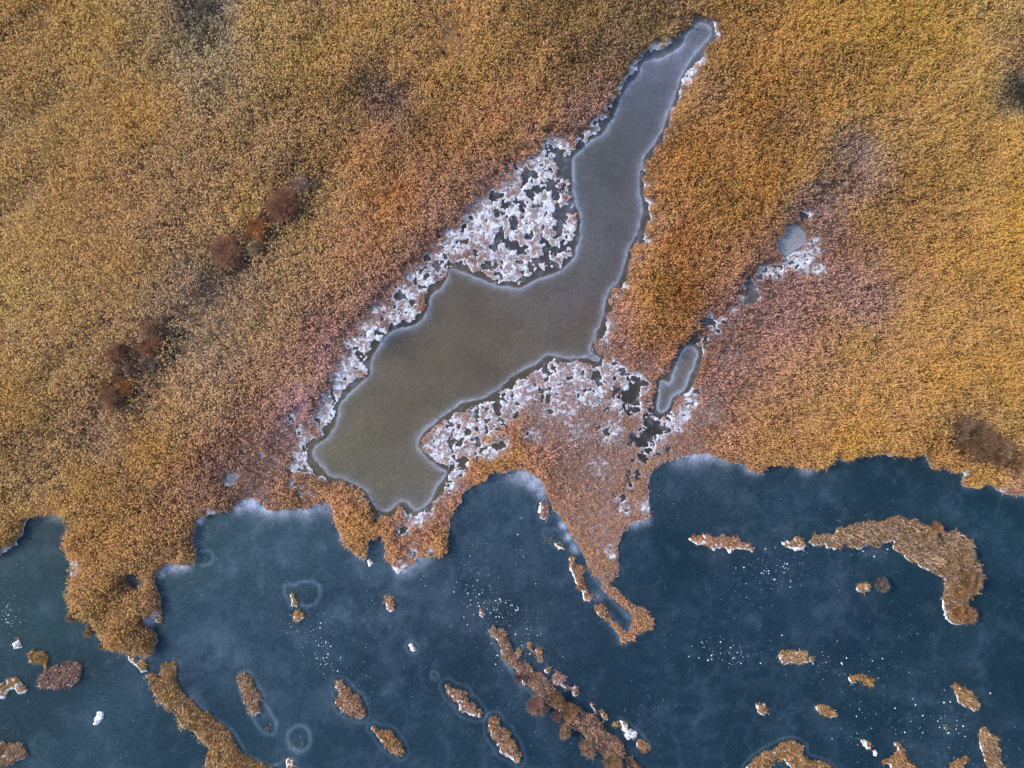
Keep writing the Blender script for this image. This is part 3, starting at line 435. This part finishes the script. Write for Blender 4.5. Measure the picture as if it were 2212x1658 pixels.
# lake: cloudy ice
n_c = fbm(X, Y, 13, 6, 1, .66); n_f = fbm(X, Y, 2.6, 4, 4, .6)
haze = (.05 + .10 * sstep(20, -30, X) * sstep(-85, -60, X)) * .7 * sstep(.40, .70, n_c) * (.2 + 1.6 * n_f) + .05 * sstep(.5, .8, n_f)
hb = G.look(blobs(HZ, GX, GY, 3), X, Y)
hb = np.clip(hb * (.18 + 1.2 * np.exp(-np.maximum(lk, 0) / 1.3)) * (.1 + 1.7 * fbm(X, Y, 1.6, 5, 2, .65)), 0, 1)
shore = np.exp(-np.maximum(lk, 0) / .5) * sstep(.45, .7, fbm(X, Y, 7, 2, 3)) * .3
haze = haze + shore
for poly, closed, st, wd in RINGS:
    p = W(poly)
    if closed: p = smooth(p, 2)
    m = (X > p[:, 0].min() - 2) & (X < p[:, 0].max() + 2) & (Y > p[:, 1].min() - 2) & (Y < p[:, 1].max() + 2)
    d = seg_dist(X[m], Y[m], p, bool(closed))
    haze[m] += .6 * st * np.exp(-(d / wd) ** 2) * (.6 + .8 * (n_f[m] - .2))
for it in isl:
    if it['ring'] > 0:
        p = it['p']; m = (X > p[:, 0].min() - 3) & (X < p[:, 0].max() + 3) & (Y > p[:, 1].min() - 3) & (Y < p[:, 1].max() + 3)
        d = seg_dist(X[m], Y[m], smooth(p, 2))
        haze[m] += .15 * np.exp(-((d - it['ring']) / .28) ** 2) * (.6 + .8 * (n_f[m] - .2))
haze = np.clip(haze, 0, .9)[..., None]
gr = np.exp(rng.normal(0, .20, X.shape))[..., None]
haze = np.clip(haze * (.5 + .5 * gr), 0, .92)
rg = (1 - np.abs(2 * fbm(X, Y, 7, 4, 6, .6) - 1)) ** 14
haze = haze + (.055 * rg * sstep(.4, .6, fbm(X, Y, 18, 2, 4)))[..., None]
lcol = lc * (.80 + .40 * n_c[..., None]) * gr * (1 - haze) + haze * lin([128, 150, 170])
hb = np.clip(hb[..., None] * (.25 + .75 * gr ** 1.5), 0, .95)
lcol = lcol * (1 - hb) + hb * lin([186, 194, 216])
# ponds: grey-brown ice with a pale frost line some way inside the shore
def pond_line(d):                       # d: + inside the traced line
    return np.where(d > 0, np.exp(-(d / .42) ** 1.0), np.exp(-(d / .14) ** 2))
wob = (fbm(X, Y, 2.0, 4, 5, .6) - .5) * .9
pl = pond_line(pd + wob) * (.30 + .45 * fbm(X, Y, 5, 3, 6)) * (.55 + .9 * fbm(X, Y, .6, 3, 1)) * 1.0
pl = np.maximum(pl, .7 * pond_line(sm[..., 0] + wob))
pl = np.maximum(pl, .5 * pond_line(sm[..., 1] + wob))
pl = np.maximum(pl, .4 * pond_line(sm[..., 3] + wob))
outer = sstep(.1, -.7, np.maximum(pd, sm.max(-1)))
upper = sstep(40, 66, Y) * .18 * fbm(X, Y, 3, 4, 2)
pcol = pc * (.70 + .60 * fbm(X, Y, 6, 6, 3, .68)[..., None]) * [1.02, .98, 1.05] * (1 - .28 * outer[..., None])
a = np.clip(pl + upper + .12 * outer * sstep(.5, .75, fbm(X, Y, 1.2, 3, 1)), 0, 1)[..., None]
a = np.clip(a * (.35 + .65 * gr), 0, 1)
pcol = pcol * gr ** .6 * (1 - a) + a * lin([172, 180, 200])
is_lake = (lk > -1.6) & (lk > np.maximum(pd, sm[..., :4].max(-1)))
lf2 = land_fields(X, Y)[0]
near = lf2 < .6
def cells(a): return a[:-1, :-1] | a[1:, :-1] | a[1:, 1:] | a[:-1, 1:]
il = is_lake[:-1, :-1]; nr = cells(near)
V2 = np.stack([X, Y, np.zeros_like(X)], -1).reshape(-1, 3)
def build_ice(name, keep, col, mat, ev=None, ec=None):
    F = grid_faces(len(xs2), len(ys2), keep)
    v, f, c = compact(V2, F, col.reshape(-1, 3))
    if ev is not None:
        n = len(v); v = np.concatenate([v, ev]); c = np.concatenate([c, ec]); f = np.concatenate([f, n + np.arange(len(ev)).reshape(-1, 4)])
    return mesh_from(name, v, f, mat, c)
ev = []
for (a_, b_, c_, d_) in ((-B, fx0, -B, SY), (fx1, B, -B, SY), (fx0, fx1, -B, fy0)):
    ev += [(a_, c_, 0), (b_, c_, 0), (b_, d_, 0), (a_, d_, 0)]
ev = np.array(ev, float); ec = np.tile(lin([40, 64, 88]), (len(ev), 1))
tag(build_ice('lake_ice', nr & il, lcol, M_ice, ev, ec), 'dark blue frozen lake with cloudy patches and pale halo lines', 'lake ice', kind='structure')
tag(build_ice('pond_ice', nr & ~il, pcol, M_pice), 'grey-brown pond ice with a pale frost line inside its shore', 'pond ice', kind='structure')

# ---------------------------------------------------------------- blades
def strips(bx, by, z0, ang, reach, rise, width, col, tipw=.25, midw=1.0, midf=.5, midz=.7, roll=None, droop=0.0):
    """N bent strips: root, middle, tip -> verts, faces, colours"""
    n = len(bx); c, s = np.cos(ang), np.sin(ang)
    roll = rng.normal(0, .5, n) if roll is None else roll
    V = np.empty((n, 6, 3), np.float32)
    for k, (f, z, w) in enumerate(((0, 0, .55), (midf, midz, midw), (1, 1 - droop, tipw))):
        cx = bx + c * reach * f; cy = by + s * reach * f; cz = z0 + rise * z
        hw = width * w * .5
        V[:, 2 * k, 0] = cx - s * hw; V[:, 2 * k, 1] = cy + c * hw; V[:, 2 * k, 2] = cz + roll * hw
        V[:, 2 * k + 1, 0] = cx + s * hw; V[:, 2 * k + 1, 1] = cy - c * hw; V[:, 2 * k + 1, 2] = cz - roll * hw
    b = np.arange(n)[:, None] * 6
    F = np.concatenate([b + [0, 1, 3, 2], b + [2, 3, 5, 4]], 1).reshape(-1, 4)
    Cc = np.repeat(col[:, None, :], 6, 1)
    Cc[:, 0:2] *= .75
    return V.reshape(-1, 3), F, Cc.reshape(-1, 3)
def join(parts):
    Vs, Fs, Cs = [], [], []; n = 0
    for v, f, c in parts:
        Vs.append(v); Fs.append(f + n); Cs.append(c); n += len(v)
    return np.concatenate(Vs), np.concatenate(Fs), np.concatenate(Cs)

def jit(c, n, a):                        # lightness and hue jitter of one plant to the next
    c = c * np.exp(rng.normal(0, a, (n, 1))) * np.exp(rng.normal(0, .05, (n, 3)))
    return c / np.maximum(1, c.max(1, keepdims=True) / .85)

GOLD = np.array([1.10, 1.05, .93]); LEAFC = np.array([1.02, .96, 1.08])
def reeds(x, y, z0, rgbl, tallv, frostv, hmax=2.6, plume_gain=1.0):
    """tall reed stand at points x, y"""
    n = len(x); parts = []; sm_ = G.look(g_soft, x, y)
    hgt = (.5 + hmax * tallv) * np.exp(rng.normal(0, .14, n))
    flow = (fbm(x, y, 7, 3, 2) * 9.0 + fbm(x, y, 1.8, 2, 5) * 7) 
    ang = flow + rng.normal(0, .7, n)
    # leaves
    for q in range(2):
        a = ang + rng.normal(0, 1.3, n); rr = hgt * rng.uniform(.18, .42, n) + .12
        col = jit(rgbl * LEAFC * (2.2 + .5 * sm_[:, None]), n, .26)
        col = col * (1 - frostv[:, None] * .5) + frostv[:, None] * .5 * np.array([.5, .5, .54])
        parts.append(strips(x + rng.normal(0, .15, n), y + rng.normal(0, .15, n), z0, a, rr, hgt * rng.uniform(.55, .95, n), rng.uniform(.06, .12, n), col, midf=.35))
    # plume: short broad drooping tuft at the top
    sel = rng.random(n) < (.35 + .55 * tallv) * plume_gain
    m = sel.sum()
    a = ang[sel] + rng.normal(0, .4, m); L = rng.uniform(.20, .46, m)
    col = jit(rgbl[sel] * GOLD * (2.9 - .3 * sm_[sel][:, None]), m, .22)
    px = x[sel] + np.cos(a) * .12; py = y[sel] + np.sin(a) * .12
    parts.append(strips(px, py, z0[sel] + hgt[sel] * .97, a, L, rng.uniform(.05, .28, m), rng.uniform(.08, .165, m), col, tipw=.3, midw=1.1, midz=1.0, droop=.7, roll=rng.normal(0, .35, m)))
    return parts
def sedge(x, y, z0, rgbl, tallv, frostv, k=1.0):
    """low matted sedge: short arched strands"""
    n = len(x)
    a = rng.uniform(0, 2 * math.pi, n); r = rng.uniform(.25, .8, n) * k
    col = jit(rgbl * [1.62, 1.46, 1.46], n, .46)
    hot = rng.random(n) < .06
    col[hot] = np.clip(col[hot] * np.array([1.5, 1.25, .85]), 0, .85)
    f = (rng.random(n) < frostv)[:, None]
    col = np.where(f, np.array([.62, .62, .68]) * rng.uniform(.7, 1.1, (n, 1)), col)
    return [strips(x, y, z0, a, r, (.12 + .5 * tallv + rng.uniform(0, .22, n)) , rng.uniform(.04, .10, n), col, midz=1.0, droop=rng.uniform(.2, .9, n))]

def scatter(x0, x1, y0, y1, dens):
    n = int((x1 - x0) * (y1 - y0) * dens)
    return rng.uniform(x0, x1, n), rng.uniform(y0, y1, n)
def sample_land(dens, tallfun):
    x, y = scatter(-106, 106, -82, 82, dens)
    Lf, fr, frm, dust = land_fields(x, y)
    a = G.look(g_rgb, x, y); t = a[..., 3]; dk = G.look(g_dark, x, y); fl = G.look(g_flat, x, y)
    return x, y, Lf, fr, frm, lin(a[..., :3]), t, dk, fl
# tall reeds
x, y, Lf, fr, frm, c3, t, dk, fl = sample_land(13.5, None)
tt = t + .25 * (fbm(x, y, 5, 3, 6) - .5)
keep = (Lf > .12) & (rng.random(len(x)) < sstep(.12, .55, tt) * (1 - np.clip(1.05 * dk, 0, 1)) * (1 - .93 * fl)) & (fr < .3)
x, y, c3, tt, fr, dk, Lf = x[keep], y[keep], c3[keep], tt[keep], fr[keep], dk[keep], Lf[keep]
tt = np.clip(tt * (.35 + .65 * sstep(0, 2.0, Lf)), .05, 1)
var = np.exp((fbm(x, y, 6, 5, 0, .6) - .5) * .6 + 1.1 * G.look(g_swath, x, y))[:, None] * (1 + (fbm(x, y, 9, 4, 5) - .5)[:, None] * np.array([0, 0, .5]))
P = reeds(x, y, np.full(len(x), .15), c3 * var, tt, np.zeros(len(x)))
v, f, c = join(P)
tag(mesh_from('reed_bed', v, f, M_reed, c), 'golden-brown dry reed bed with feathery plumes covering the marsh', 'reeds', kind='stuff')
# low sedge
x, y, Lf, fr, frm, c3, t, dk, fl = sample_land(17.0, None)
pr = (1 - sstep(.25, .8, t)) * (1 - .75 * dk) + .9 * fl + .12 * (1 - .6 * dk)
pr = np.where(frm, pr * .22, pr) 
keep = (Lf > -.02) & (rng.random(len(x)) < np.clip(pr, 0, 1))
x, y, c3, t, fr, frm, fl = x[keep], y[keep], c3[keep], t[keep], fr[keep], frm[keep], fl[keep]
var = np.exp((fbm(x, y, 2.2, 4, 0) - .5) * .5)[:, None]
fv = np.clip((.08 + .45 * sstep(.46, .72, fbm(x, y, 1.1, 5, 7, .7))) * (t < .35) + .45 * np.clip(fr, 0, 1), 0, .8)
P = sedge(x, y, np.full(len(x), .16), c3 * var, np.clip(t * .5, 0, 1), fv * (1 - fl))
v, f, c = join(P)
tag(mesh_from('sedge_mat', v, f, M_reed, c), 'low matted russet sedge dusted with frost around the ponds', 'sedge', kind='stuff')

# ---------------------------------------------------------------- islets
GRP = 'reed islets frozen into the lake'
for it in isl:
    p = it['p']; cx, cy = p.mean(0)
    root = thing('reed_islet', (cx, cy, 0), it['lab'], 'reed islet', GRP)
    x0, x1, y0, y1 = p[:, 0].min() - .6, p[:, 0].max() + .6, p[:, 1].min() - .6, p[:, 1].max() + .6
    x1 = min(x1, 108); x0 = max(x0, -108); y0 = max(y0, -84)
    hh = .11
    gx = np.arange(x0, x1, hh); gy = np.arange(y0, y1, hh)
    X, Y = np.meshgrid(gx, gy, indexing='ij')
    g2 = Grid(x0 - .3, x1 + .3, y0 - .3, y1 + .3, .25); sd0 = sdf(g2.X, g2.Y, p)
    F_ = lambda X, Y: g2.look(sd0, X, Y) + .9 * (fbm(X, Y, 1.0, 3, 2) - .5) + .35 * (fbm(X, Y, .35, 2, 3) - .5)
    e = F_(X, Y)
    big = (x1 - x0) * (y1 - y0) > 60
    south = fbm(X, Y, 1.4, 3, 6)
    # frost sits on the rim that faces down-left, and in patches
    ex = (F_(X + .3, Y) - F_(X - .3, Y)); ey = (F_(X, Y + .3) - F_(X, Y - .3))
    side = (ex * .45 + ey * .9) / (np.hypot(ex, ey) + 1e-6)
    fr = it['fr']
    fm = (e < .05 + .42 * fr * (.4 + 1.2 * south)) & (side > .25 - .5 * fr) & (south > .62 - .5 * fr)
    fm |= (fbm(X, Y, .45, 3, 1) < .22 + .30 * (fr - .3) + (.6 if fr > .85 else 0) * .35) & (e > .05)
    tc = lin(it['tint'])
    Z = .04 + .22 * sstep(-.05, .4, e) + .12 * fbm(X, Y, .5, 3, 4) * sstep(0, .4, e) + np.where(fm, .06, 0)
    gc = tc * [.8, .85, 1.0] * (.35 + 1.1 * fbm(X, Y, .4, 3, 5)[..., None])
    fcx = np.array([.80, .81, .84]) * (.75 + .45 * fbm(X, Y, .3, 2, 1)[..., None])
    ec_ = (e[:-1, :-1] + e[1:, :-1] + e[1:, 1:] + e[:-1, 1:]) / 4 > 0
    fcell = (fm[:-1, :-1].astype(int) + fm[1:, :-1] + fm[1:, 1:] + fm[:-1, 1:]) >= 2
    Vv = np.stack([X - cx, Y - cy, Z], -1).reshape(-1, 3)
    for nm, kp, cc, mt in (('peat_base', ec_ & ~fcell, gc, M_mud), ('frost_rim', ec_ & fcell, fcx, M_frost)):
        if kp.sum() < 3: continue
        F = grid_faces(len(gx), len(gy), kp)
        v, f, c = compact(Vv, F, cc.reshape(-1, 3))
        mesh_from(nm, v, f, mt, c, root, True)
    # plants
    x, y = scatter(x0, x1, y0, y1, 20.0)
    e = F_(x, y)
    u = np.clip((x - x0) / hh, 0, len(gx) - 1).astype(int); w = np.clip((y - y0) / hh, 0, len(gy) - 1).astype(int)
    onf = fm[u, w]
    k = (e > .02) & (rng.random(len(x)) < np.where(onf, .12, 1.0))
    x, y, e = x[k], y[k], e[k]
    if len(x) < 2: continue
    var = np.exp((fbm(x, y, 1.3, 4, 0, .6) - .5) * 1.5)[:, None]
    base = tc * [.74, .93, 1.30] * var
    tl = np.full(len(x), it['tall'])
    parts = sedge(x, y, np.full(len(x), .16), base, tl * .7, np.full(len(x), .06 + .1 * fr))
    k = (rng.random(len(x)) < .22 * sstep(.0, .5, tl)) & (e > .15)
    if k.sum() > 3:
        tv = np.clip(tl[k] * .8 * sstep(0, 1.2, e[k]) + .1, 0, 1)
        parts += reeds(x[k], y[k], np.full(k.sum(), .15), base[k] * .95, tv, np.zeros(k.sum()), 2.0, .55)
    # fringe strands bending out over the ice
    k = (e < .35)
    if k.sum() > 3:
        ex = (F_(x[k] + .3, y[k]) - F_(x[k] - .3, y[k])); ey = (F_(x[k], y[k] + .3) - F_(x[k], y[k] - .3))
        a = np.arctan2(-ey, -ex) + rng.normal(0, .5, k.sum()); m = k.sum()
        parts.append(strips(x[k], y[k], np.full(m, .15), a, rng.uniform(.2, .6, m), rng.uniform(.1, .5, m), rng.uniform(.03, .07, m), jit(base[k] * 1.1, m, .3), midz=.9, droop=.5))
    v, f, c = join(parts); v = v - np.array([cx, cy, 0], np.float32)
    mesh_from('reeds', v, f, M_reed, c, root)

# ---------------------------------------------------------------- shrubs
def shrub(name, Dx, Dy, rD, tint, label, group, hgt=None, ntw=1500, stemc=(82, 66, 56), flat=1.0, cat='shrub', z0=.15):
    x, y = W([(Dx, Dy)])[0]; r = rD * S * 1.25; H = hgt or max(1.6, r * 1.3) + .6
    root = thing(name, (x, y, z0), label, cat, group)
    tc = lin(np.array(tint) * .62 + np.array([122, 98, 84]) * .38)
    # stems: crooked tapered limbs from the base
    parts = []; tips = []
    ns = 16
    for i in range(ns):
        a = 2 * math.pi * i / ns + rng.normal(0, .2); rr = r * rng.uniform(.25, .85)
        q0 = np.array([rng.normal(0, .08), rng.normal(0, .08), 0.]); nseg = 5; q = q0; pts = [q]
        for k in range(nseg):
            a += rng.normal(0, .22)
            q = q + np.array([math.cos(a) * rr / nseg, math.sin(a) * rr / nseg, H * .75 / nseg * rng.uniform(.7, 1.2)]); pts.append(q); tips.append(q)
        pts = np.array(pts); m = 5; vs = []
        for k, q in enumerate(pts):
            rad = .07 * (1 - k / (nseg + 1)) * (r / 2) ** .5
            for t in range(m):
                th = 2 * math.pi * t / m; vs.append(q + np.array([math.cos(th) * rad, math.sin(th) * rad, 0]))
        fs = [(k * m + t, k * m + (t + 1) % m, (k + 1) * m + (t + 1) % m, (k + 1) * m + t) for k in range(nseg) for t in range(m)]
        parts.append((np.array(vs, np.float32), np.array(fs), np.tile(lin(stemc), (len(vs), 1))))
    v, f, c = join(parts); mesh_from('stems', v, f, M_twig, c, root)
    # twigs
    tips = np.array(tips); n = int(1.9 * ntw * (rD / 20.0) ** 1.8) + 260
    nc = 5 if rD > 11 else 3                       # the crown is several uneven sprays
    ca = rng.uniform(0, 6.28) + np.arange(nc) * 2.4; cr = r * rng.uniform(.15, .62, nc)
    cc = np.stack([np.cos(ca) * cr, np.sin(ca) * cr], 1); cs = r * rng.uniform(.38, .68, nc); cb = rng.uniform(.75, 1.25, nc)
    ci = rng.integers(0, nc, n)
    a = rng.uniform(0, 2 * math.pi, n); rho = cs[ci] * (.25 + .75 * np.sqrt(rng.random(n))) * rng.uniform(.75, 1.25, n)
    dome = np.maximum(0, 1 - (rho / cs[ci]) ** 2)
    zt = H * (.45 + .35 * dome + .2 * rng.random(n))
    src = np.stack([cc[ci, 0] + np.cos(a) * rho * .3, cc[ci, 1] + np.sin(a) * rho * .3, zt * .7], 1)
    src[:, :2] += rng.normal(0, .1 * r, (n, 2))
    reach = rho * .75 * rng.uniform(.55, 1.65, n); rise = zt * .3; a = a + rng.normal(0, .5, n)
    col = jit(np.tile(tc * [2.0, 2.05, 1.95], (n, 1)), n, .28) * cb[ci][:, None]
    v, f, c = join([strips(src[:, 0], src[:, 1], src[:, 2], a, reach, rise, rng.uniform(.03, .075, n), col, midz=.6)])
    mesh_from('twigs', v, f, M_twig, c, root)
GB = 'bare bushes in the line across the reeds'
for a in BUSHES:
    shrub('bush', *a[:3], a[3], a[4], GB)
GT = 'straw tufts by the lower bushes'
for a in [(356,649,12,(176,166,148),'palest straw tuft, upper of two above the light brown bush'),(328,671,12,(168,156,142),'pale straw tuft, lower of two above the light brown bush'),(280,722,7,(156,138,116),'tiny straw tuft above the dark russet bush')]:
    shrub('straw_tuft', *a[:3], a[3], a[4], GT, cat='grass tuft', ntw=900, stemc=(130,120,100))
GS = 'bare shrubs growing on the reed islets'
for a in [(2066,928,24,(96,78,64),'dull brown bush, upper of the scrub by the right shore'),(2100,948,28,(104,80,60),'broad brown bush in the middle of the scrub by the right shore'),(2138,968,26,(110,84,62),'brown bush right of the broad one in the shore scrub'),(2080,975,19,(112,84,56),'small tawny bush lowest in the shore scrub'),(2180,988,22,(116,90,64),'pale brown bush nearest the right edge in the shore scrub')]:
    shrub('bush', *a[:3], a[3], a[4], 'bushes of the scrub by the right shore', ntw=1000)
for a in [(2186,185,15,(82,84,70),'dark grey-green bush at the right edge of the view, upper one'),(2200,218,18,(76,80,72),'dark grey-green bush at the right edge of the view, lower one'),(452,22,18,(104,94,80),'grey bush by the top edge at left'),(425,12,13,(98,90,80),'small grey bush beside the other by the top edge')]:
    shrub('bush', *a[:3], a[3], a[4], 'dark bushes out in the reeds', ntw=1000)
for (i, j, x, y, r, tint, lab) in [(1,2,1262,1222,16,(112,84,78),'reddish bare shrub leaning out from the middle of the longest islet'),(1,2,1318,1250,9,(118,96,72),'olive-brown shrub tucked beside the reddish one on the longest islet'),(1,2,1392,1298,11,(98,76,84),'small purplish shrub below the reddish one on the longest islet'),(1,2,1448,1392,13,(138,108,88),'light fan-shaped shrub off the lower middle of the longest islet'),(1,2,1588,1500,15,(124,100,86),'grey-brown fan shrub below the light one on the longest islet'),(1,2,1765,1598,18,(130,104,78),'wide wispy shrub at the foot of the longest islet'),
   (1,2,1148,1062,10,(96,78,84),'dim violet shrub on the upper left side of the longest islet'),(2,2,1620,92,12,(150,114,78),'pale spreading shrub on top of the big crescent'),(2,2,1262,462,14,(82,80,84),'bare grey shrub standing in the ice inside the crescent'),(2,2,1835,430,20,(132,104,74),'largest round shrub on the bend of the crescent'),(2,2,1795,280,16,(140,116,84),'pale brown shrub above the largest one on the crescent'),(2,2,1700,330,14,(146,120,90),'straw-coloured shrub inside the bend of the crescent'),(2,2,1765,500,15,(136,102,66),'golden-brown shrub below the largest one on the crescent'),(2,2,1820,650,14,(124,92,62),'brown shrub near the lower tip of the crescent'),(2,2,1750,640,14,(140,98,60),'orange shrub left of the brown one at the crescent tip'),(2,2,1560,150,16,(134,112,84),'grey-brown shrub below the pale spreading one on the crescent'),
   (1,2,1390,1190,14,(140,106,80),'tawny shrub on the upper middle of the longest islet'),(1,2,1480,1270,15,(136,102,78),'russet shrub right of the tawny one on the longest islet'),
   (0,2,960,840,14,(142,108,66),'yellow-brown shrub at the tip of the left peninsula'),(0,2,610,745,11,(126,104,80),'wispy grey shrub on the west side of the left peninsula'),(0,2,500,650,13,(128,106,84),'grey-brown shrub on the west shoulder of the left peninsula'),(0,2,690,850,10,(96,92,90),'dim grey shrub by the lower west side of the left peninsula')]:
    q = T(i, j, [(x, y)])[0]
    shrub('shrub', q[0], q[1], r, tint, lab, GS if 'islet' in lab or 'crescent' in lab else 'bare shrubs on the left peninsula', ntw=1100)
# unidentified dark objects, modelled log-shaped, on the flattened patch
def oblong(Dx, Dy, L, wd, ang, label):
    x, y = W([(Dx, Dy)])[0]; m, k = 10, 9; vs = []; fs = []
    for i in range(k):
        t = i / (k - 1) * 2 - 1; rad = wd * .5 * math.sqrt(max(0, 1 - abs(t) ** 4)) + .01
        for q in range(m):
            th = 2 * math.pi * q / m; rr = rad * (1 + .12 * math.sin(3 * th + i))
            vs.append((t * L / 2, math.cos(th) * rr, math.sin(th) * rr + wd * .4))
    for i in range(k - 1):
        for q in range(m): fs.append((i * m + q, (i + 1) * m + q, (i + 1) * m + (q + 1) % m, i * m + (q + 1) % m))
    col = np.tile(lin([58, 46, 48]), (len(vs), 1)); col[::7] *= 1.8
    o = mesh_from('oblong', np.array(vs), np.array(fs), M_mud, col, smooth_sh=True); o.location = (x, y, .55); o.rotation_euler = (0, 0, R(ang))
    tag(o, label, 'oblong', 'dark oblongs on the flattened grass')
oblong(992, 79, .95, .42, -18, 'short dark log, upper of two on the flattened tan patch')
oblong(959, 117, 1.0, .55, -22, 'plump dark log, middle one, on the lower end of the flattened tan patch')
oblong(960, 123, .9, .3, 8, 'thin dark log just under the plump one')
# broken stalks in the pale rings
def stubble(i, j, x, y, r, n, label, tint=(150, 140, 120)):
    q = W(T(i, j, [(x, y)]))[0]; rr = r * S / 3
    bx = rng.normal(0, rr * .4, n); by = rng.normal(0, rr * .4, n) - rr * .2
    a = rng.normal(-math.pi / 2, 1.2, n)
    v, f, c = join([strips(bx, by, np.full(n, .02), a, rng.uniform(.3, 1.1, n) * rr * .45, rng.uniform(.05, .5, n), np.full(n, .05), jit(np.tile(lin(tint), (n, 1)), n, .5))])
    o = mesh_from('reed_stubble', v, f, M_reed, c); o.location = (q[0], q[1], 0)
    tag(o, label, 'reed stubble', 'broken reed stubble in the ice')
stubble(0,2,1930,1490,60,34,'broken reed stubble fanned out inside the round pale ring')
stubble(0,2,1738,1395,40,26,'broken reed stubble in the foot of the keyhole-shaped ring')
stubble(0,2,2000,530,50,22,'dark reed stubble inside the heart-shaped ring',(70,76,84))
stubble(1,2,1350,165,45,24,'yellowish reed stubble in the ice along the central point',(160,140,90))
stubble(0,2,1330,300,30,12,'sparse reed stubble in the half ring off the left peninsula')
stubble(1,2,603,1062,18,10,'grey-green reed stubble in the tiny faint ring',(110,120,110))

# ---------------------------------------------------------------- ice chips
chips = []
for s in range(6):
    n = 7; th = np.sort(rng.uniform(0, 2 * math.pi, n)) ; th = 2 * math.pi * (np.arange(n) + rng.uniform(-.3, .3, n)) / n
    r = rng.uniform(.6, 1.0, n); tp = np.stack([np.cos(th) * r, np.sin(th) * r], 1)
    vs = np.concatenate([np.c_[tp, np.zeros(n)], np.c_[tp * .8, np.full(n, .5)], [[0, 0, .55]]])
    tri = []
    for q in range(n):
        q2 = (q + 1) % n; tri += [(q, q2, n + q2), (q, n + q2, n + q), (n + q, n + q2, 2 * n)]
    chips.append(mesh_from('ice_chip', vs, np.array(tri), M_chip, np.tile([.82, .85, .88], (len(vs), 1)), link=False))
lakesamp = lambda x, y: G.look(g_lake, x, y)
def blocked(x, y):
    if lakesamp(np.array([x]), np.array([y]))[0] < .4: return True
    for it in isl:
        p = it['p']
        if p[:, 0].min() < x < p[:, 0].max() and p[:, 1].min() < y < p[:, 1].max() and inside(np.array([x]), np.array([y]), p)[0]: return True
    return False
CL = [(1,2,900,490,85,95,30,'chip of white ice in the scatter above the head of the longest islet'),(1,2,1040,670,70,75,30,'chip of white ice in the cluster at the head of the longest islet'),(1,2,1190,900,90,60,18,'chip of white ice among the small tufts along the longest islet'),
 (2,2,560,390,130,85,30,'chip of white ice scattered left below the crescent'),(2,2,260,920,150,45,26,'chip of white ice left of the squarish golden islet'),(2,2,1250,240,170,30,14,'chip of white ice just under the crescent'),(2,2,1000,980,120,60,12,'chip of white ice right of the squarish golden islet'),(2,2,1400,1300,220,140,24,'chip of white ice in the lower right ice near the horned islet'),(2,2,1720,1380,80,110,16,'chip of white ice above the upright islet at the right'),
 (0,2,50,690,45,70,22,'chip of white ice above the tufts by the left edge'),(0,2,2040,800,85,85,20,'chip of white ice below the heart-shaped ring'),(0,2,2110,980,40,30,10,'chip of white ice in the little group left of centre'),(1,2,900,200,520,160,10,'lone chip of white ice in the open bay beside the central point')]
nchip = 0
for (i, j, x, y, sx, sy, n, lab) in CL:
    for _ in range(n):
        q = W(T(i, j, [(x + rng.normal(0, sx), y + rng.normal(0, sy))]))[0]
        if abs(q[0]) > 95 or abs(q[1]) > 71.5 or blocked(*q): continue
        o = bpy.data.objects.new('ice_chip', chips[rng.integers(0, 6)]); C.objects.link(o)
        s = .075 + .12 * rng.random() ** 2
        o.location = (q[0], q[1], 0.0); o.scale = (s * rng.uniform(.8, 1.3), s, s * .7); o.rotation_euler = (0, 0, rng.uniform(0, 6.28))
        tag(o, lab, 'ice chip', lab.replace('chip', 'chips', 1)); nchip += 1
# fine frost grains on the lake, uncountable
gx = []; n = 4200
x, y = rng.uniform(-100, 100, n), rng.uniform(-76, -20, n)
w = fbm(x, y, 9, 3, 3)
k = (G.look(g_lake, x, y) > .3) & (rng.random(n) < sstep(.40, .72, w))
x, y = x[k], y[k]
for (i, j, cx_, cy_, sx, sy, m, lab) in CL:
    q = T(i, j, np.stack([cx_ + rng.normal(0, sx * 1.3, m * 4), cy_ + rng.normal(0, sy * 1.3, m * 4)], 1)); q = W(q)
    x = np.concatenate([x, q[:, 0]]); y = np.concatenate([y, q[:, 1]])
k = G.look(g_lake, x, y) > .3; x, y = x[k], y[k]; n = len(x)
s = .03 + .05 * rng.random(n) ** 2; a = rng.uniform(0, 6.28, n)
v = np.empty((n, 5, 3), np.float32)
for q in range(4):
    v[:, q, 0] = x + np.cos(a + q * 1.57) * s * (1 + .3 * (q % 2)); v[:, q, 1] = y + np.sin(a + q * 1.57) * s; v[:, q, 2] = 0
v[:, 4, 0] = x; v[:, 4, 1] = y; v[:, 4, 2] = s * .8
b = np.arange(n)[:, None] * 5
f = np.concatenate([b + [0, 1, 4], b + [1, 2, 4], b + [2, 3, 4], b + [3, 0, 4]], 1).reshape(-1, 3)
col = np.repeat(np.where(rng.random((n, 1)) < .12, np.array([.55, .5, .2]), np.array([.42, .47, .50])), 5, 0)
tag(mesh_from('frost_grains', v.reshape(-1, 3), f, M_chip, col), 'tiny white frost grains sprinkled over the lake ice', 'frost grains', kind='stuff')
print('chips', nchip, 'islets', len(isl))
